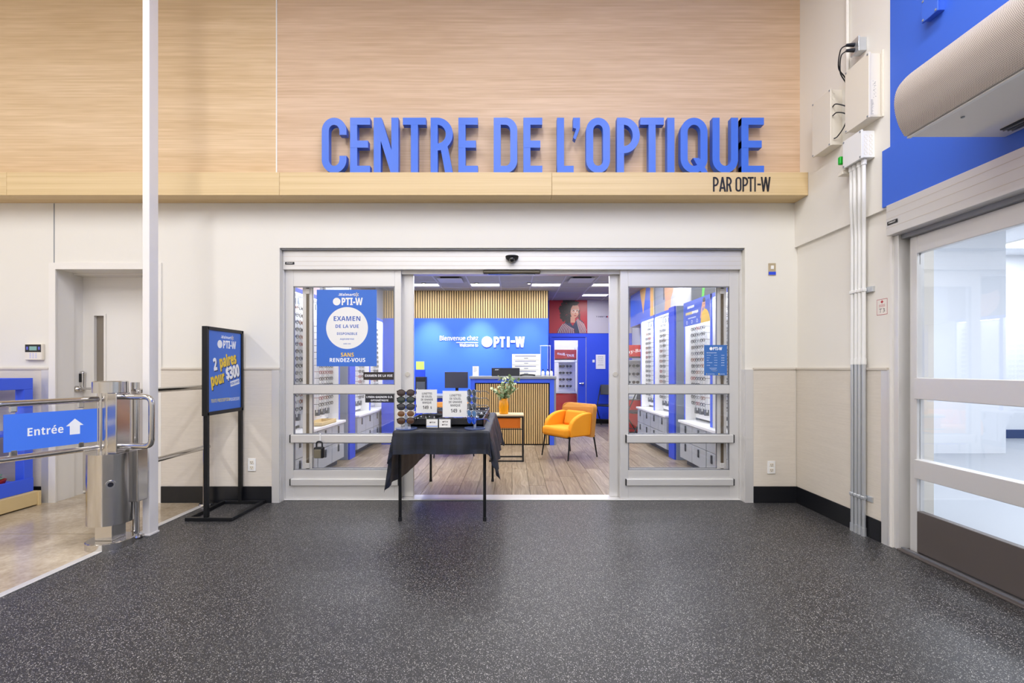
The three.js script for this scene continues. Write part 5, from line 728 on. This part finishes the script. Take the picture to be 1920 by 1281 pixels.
// ---------------------------------------------------------------- sunglasses table
{
  const x0 = -0.92, x1 = -0.19, d0 = 3.76, d1b = 5.3, H = 0.735;
  const t = thing('folding_table', 'black legged folding table under the dark cloth', 'table'); obj('tabletop', RB(x0, x1, H - 0.03, H, d0, d1b, 0.008), M.grey, t);
  for (const [x, d] of [[x0 + 0.02, d0 + 0.1], [x1 - 0.03, d0 + 0.1], [x0 + 0.04, d1b - 0.1], [x1 - 0.02, d1b - 0.1]]) { const l = obj('leg', cyl(x, 0.02, H - 0.03, -d, 0.0125, 0.0125, 16), M.blackMetal, t); obj('foot', cyl(x, 0, 0.03, -d, 0.016, 0.015, 16), M.black, l); }
  for (const d of [d0 + 0.1, d1b - 0.1]) { obj('leg_brace', bar([x0 + 0.03, H - 0.08, -d], [x1 - 0.03, H - 0.08, -d], 0.009), M.blackMetal, t); obj('strut', bar([x1 - 0.04, H - 0.12, -d], [x1 - 0.04, H - 0.03, d < 4.5 ? -d - 0.25 : -d + 0.25], 0.006), M.blackMetal, t); } rest(t);
  // cloth: flat on the top, overhanging front .19, left .42, right .33, rear .2
  const o = { f: 0.19, l: 0.45, r: 0.34, b: 0.2 }, NU = 110, NV = 150, pos = [], uv = [], idx = [], Ux = x1 - x0 + o.l + o.r, Vd = d1b - d0 + o.f + o.b;
  const put = (u, v) => {   // u across from the left hem, v from the front hem, in metres of cloth
    const cx = x0 - o.l + u, cd = d0 - o.f + v, dx = cx < x0 ? cx - x0 : cx > x1 ? cx - x1 : 0, dd = cd < d0 ? cd - d0 : cd > d1b ? cd - d1b : 0;
    const bx = Math.min(x1, Math.max(x0, cx)), bd = Math.min(d1b, Math.max(d0, cd)), s = Math.hypot(dx, dd); let y = H + 0.003, x = bx, d = bd;
    if (s > 0) {
      const nx = dx / s, nd = dd / s, corner = Math.min(Math.abs(dx), Math.abs(dd)) / s, r = 0.012, along = Math.abs(nx) > 0.7 ? bd * 1 : bx;
      const fall = s < r * 1.57 ? r * Math.sin(s / r) * 0 + r * (1 - Math.cos(s / r)) : s - r * 0.57, out = s < r * 1.57 ? r * Math.sin(s / r) : r;
      const wave = 0.014 * Math.sin(along * 13 + 1.3) + 0.006 * Math.sin(along * 29 + 0.6), flare = out + 0.06 * s + wave * Math.min(1, s / 0.15) + corner * s * (0.1 + 0.13 * Math.sin(Math.atan2(dd, dx) * 11 + 1)) + (dx > 0 ? 0.1 * s : 0);
      const side = cx < x0 ? 1 - 0.85 * Math.max(0, Math.min(1, (bd - 3.95) / 0.35)) : 1; x = bx + nx * Math.max(0.004, flare) * side; d = bd + nd * Math.max(0.004, flare); y = H + 0.003 - Math.max(0, fall) * 0.99;
    } else y += 0.0015 * Math.sin(cx * 30) * Math.sin(cd * 23);
    return [x, y, -d];
  };
  const us = [], vs = []; for (let i = 0; i <= NU; i++) us.push(Ux * i / NU); for (let j = 0; j <= NV; j++) vs.push(Vd * j / NV);
  for (const v of vs) for (const u of us) { pos.push(...put(u, v)); uv.push(u, v); }
  for (let j = 0; j < NV; j++) for (let i = 0; i < NU; i++) { const a = j * (NU + 1) + i; idx.push(a, a + 1, a + NU + 1, a + 1, a + NU + 2, a + NU + 1); }
  const g = new THREE.BufferGeometry(); g.setAttribute('position', new THREE.Float32BufferAttribute(pos, 3)); g.setAttribute('uv', new THREE.Float32BufferAttribute(uv, 2)); g.setIndex(idx); g.computeVertexNormals();
  const cm = M.cloth.clone(); cm.side = THREE.DoubleSide; tag(obj('tablecloth', g, cm), 'dark satin checked cloth draped over the folding table', 'tablecloth');
  const T = H + 0.006;
  // trays
  const trays = [[3.98, 4.3, 'front'], [4.36, 4.68, 'middle'], [4.74, 5.1, 'rear']];
  trays.forEach(([a, b, w], i) => {
    const tr = thing('display_tray', `${w} black display tray of sunglasses on the table`, 'tray', 'black display trays'), h = 0.07, l = -0.84 + i * 0.02, r = -0.235;
    obj('bottom', B(l, r, T, T + 0.02, a, b), M.black, tr); obj('rim', [RB(l, r, T, T + h, a, a + 0.012, 0.003), RB(l, r, T, T + h, b - 0.012, b, 0.003), RB(l, l + 0.012, T, T + h, a, b, 0.003), RB(r - 0.012, r, T, T + h, a, b, 0.003)], M.black, tr); obj('divider', B(l, r, T + 0.02, T + 0.05, (a + b) / 2 - 0.004, (a + b) / 2 + 0.004), M.black, tr); rest(tr);
    for (let r2 = 0; r2 < 2; r2++) for (let k = 0; k < 3; k++) sun([1, 2, 4, 6, 0, 2][(k + r2 + i) % 6], `${['left', 'centre', 'right'][k]} sunglasses in the ${r2 ? 'back' : 'front'} row of the ${w} tray`, [l + 0.1 + k * 0.19, T + 0.052, -(a + 0.055 + r2 * (b - a) * 0.47)], 0, -0.5, 'sunglasses in trays');
  });
  // spinner towers
  const tower = (x, d, ks, turn, label, side) => {
    const s = thing('sunglass_tower', label, 'stand', 'acrylic sunglass towers'); obj('base', cyl(0, 0, 0.008, 0, 0.085, 0.085, 36), mat('#9fb4e6', 0.05, { transmission: 0.7, thickness: 0 }), s); obj('mast', RB(-0.012, 0.012, 0.008, 0.3, -0.006, 0.006, 0.003), mat('#dfe6ee', 0.05, { transmission: 0.6, thickness: 0 }), s); for (let i = 0; i < 5; i++) { obj('nose_rest', RB(-0.012, 0.012, 0.055 + i * 0.056, 0.07 + i * 0.056, -0.028, -0.006, 0.003), mat('#3c67dd', 0.2), s); } s.position.set(x, T, -d); s.rotation.y = turn;
    ks.forEach((k, i) => sun(k, `${ORD[i]} sunglasses on the ${side} acrylic tower`, [x + Math.sin(turn) * 0.03, T + 0.29 - i * 0.056, -d + Math.cos(turn) * 0.03], turn + (i % 2 ? 0.03 : -0.03), 0, 'sunglasses on towers'));
  };
  tower(-0.85, 3.86, [0, 1, 2, 3, 4], 0.1, 'clear tower of five sunglasses at the left table corner', 'left'); tower(-0.3, 3.88, [6, 6, 6, 5, 7], -0.95, 'clear tower of blue lensed sunglasses at the right corner', 'right');
  // price signs
  const price = (x, y0, d, w, h, label) => { const s = thing('price_sign', label, 'sign', 'sunglasses price signs'); obj('holder', RB(x - w / 2 - 0.006, x + w / 2 + 0.006, y0, y0 + h + 0.006, d + 0.002, d + 0.006, 0.0015), M.acrylic, s); obj('foot', RB(x - w / 2, x + w / 2, y0, y0 + 0.004, d, d + 0.07, 0.0015), M.acrylic, s); obj('card', B(x - w / 2, x + w / 2, y0 + 0.006, y0 + h, d - 0.0016, d + 0.0016), M.paper, s);
    obj('print', plane(w, h - 0.006, x, y0 + h / 2 + 0.003, -d + 0.0022), printed(512, Math.round(512 * h / w), (c, W, HH) => { c.fillStyle = '#ecebe6'; c.fillRect(0, 0, W, HH); ['LUNETTES', 'DE SOLEIL', 'DE GRANDE', 'MARQUE'].forEach((q, i) => say(c, q, W * 0.52, HH * (0.17 + i * 0.128), HH * 0.125, { color: '#3a3a3e', sx: 0.72 })); say(c, '149', W * 0.46, HH * 0.76, HH * 0.2, { color: '#26262a', sx: 0.75 }); say(c, '$', W * 0.72, HH * 0.77, HH * 0.15, { color: '#26262a', sx: 0.75 }); }, 0.3), s); rest(s); };
  price(-0.478, T + 0.071, 4.02, 0.205, 0.225, 'front white price sign reading 149 dollars in the trays'); price(-0.78, T + 0.071, 4.38, 0.19, 0.22, 'rear white price sign on the left of the trays');
  const cd = thing('card_holder', 'small clear holder with two logo cards at the table front', 'holder'); obj('holder', [RB(-0.7, -0.49, T, T + 0.004, 3.86, 3.92, 0.001), RB(-0.7, -0.49, T, T + 0.075, 3.9, 3.904, 0.001)], M.acrylic, cd);
  for (const [x, n] of [[-0.648, 1], [-0.545, 2]]) { obj('card', B(x - 0.046, x + 0.046, T + 0.006, T + 0.072, 3.892, 3.896), M.paper, cd); obj('logo', plane(0.09, 0.064, x, T + 0.039, -3.8905), printed(256, 182, (c, w, h) => { c.fillStyle = '#e9e7e0'; c.fillRect(0, 0, w, h); if (n === 1) optiw(c, w * 0.52, h * 0.38, h * 0.2, '#4a4038', false); else { optiw(c, w * 0.52, h * 0.3, h * 0.19, '#4a4038', false); optiw(c, w * 0.48, h * 0.68, h * 0.19, '#4a4038', false); } if (n === 1) { c.fillStyle = '#5b7fd0'; c.fillRect(0, h * 0.82, w, h * 0.1); } }), cd); } rest(cd);
}

// ---------------------------------------------------------------- shadows everywhere
scene.traverse((o) => { if (o.isMesh) { o.castShadow = true; o.receiveShadow = true; } });
renderer.render(scene, camera);
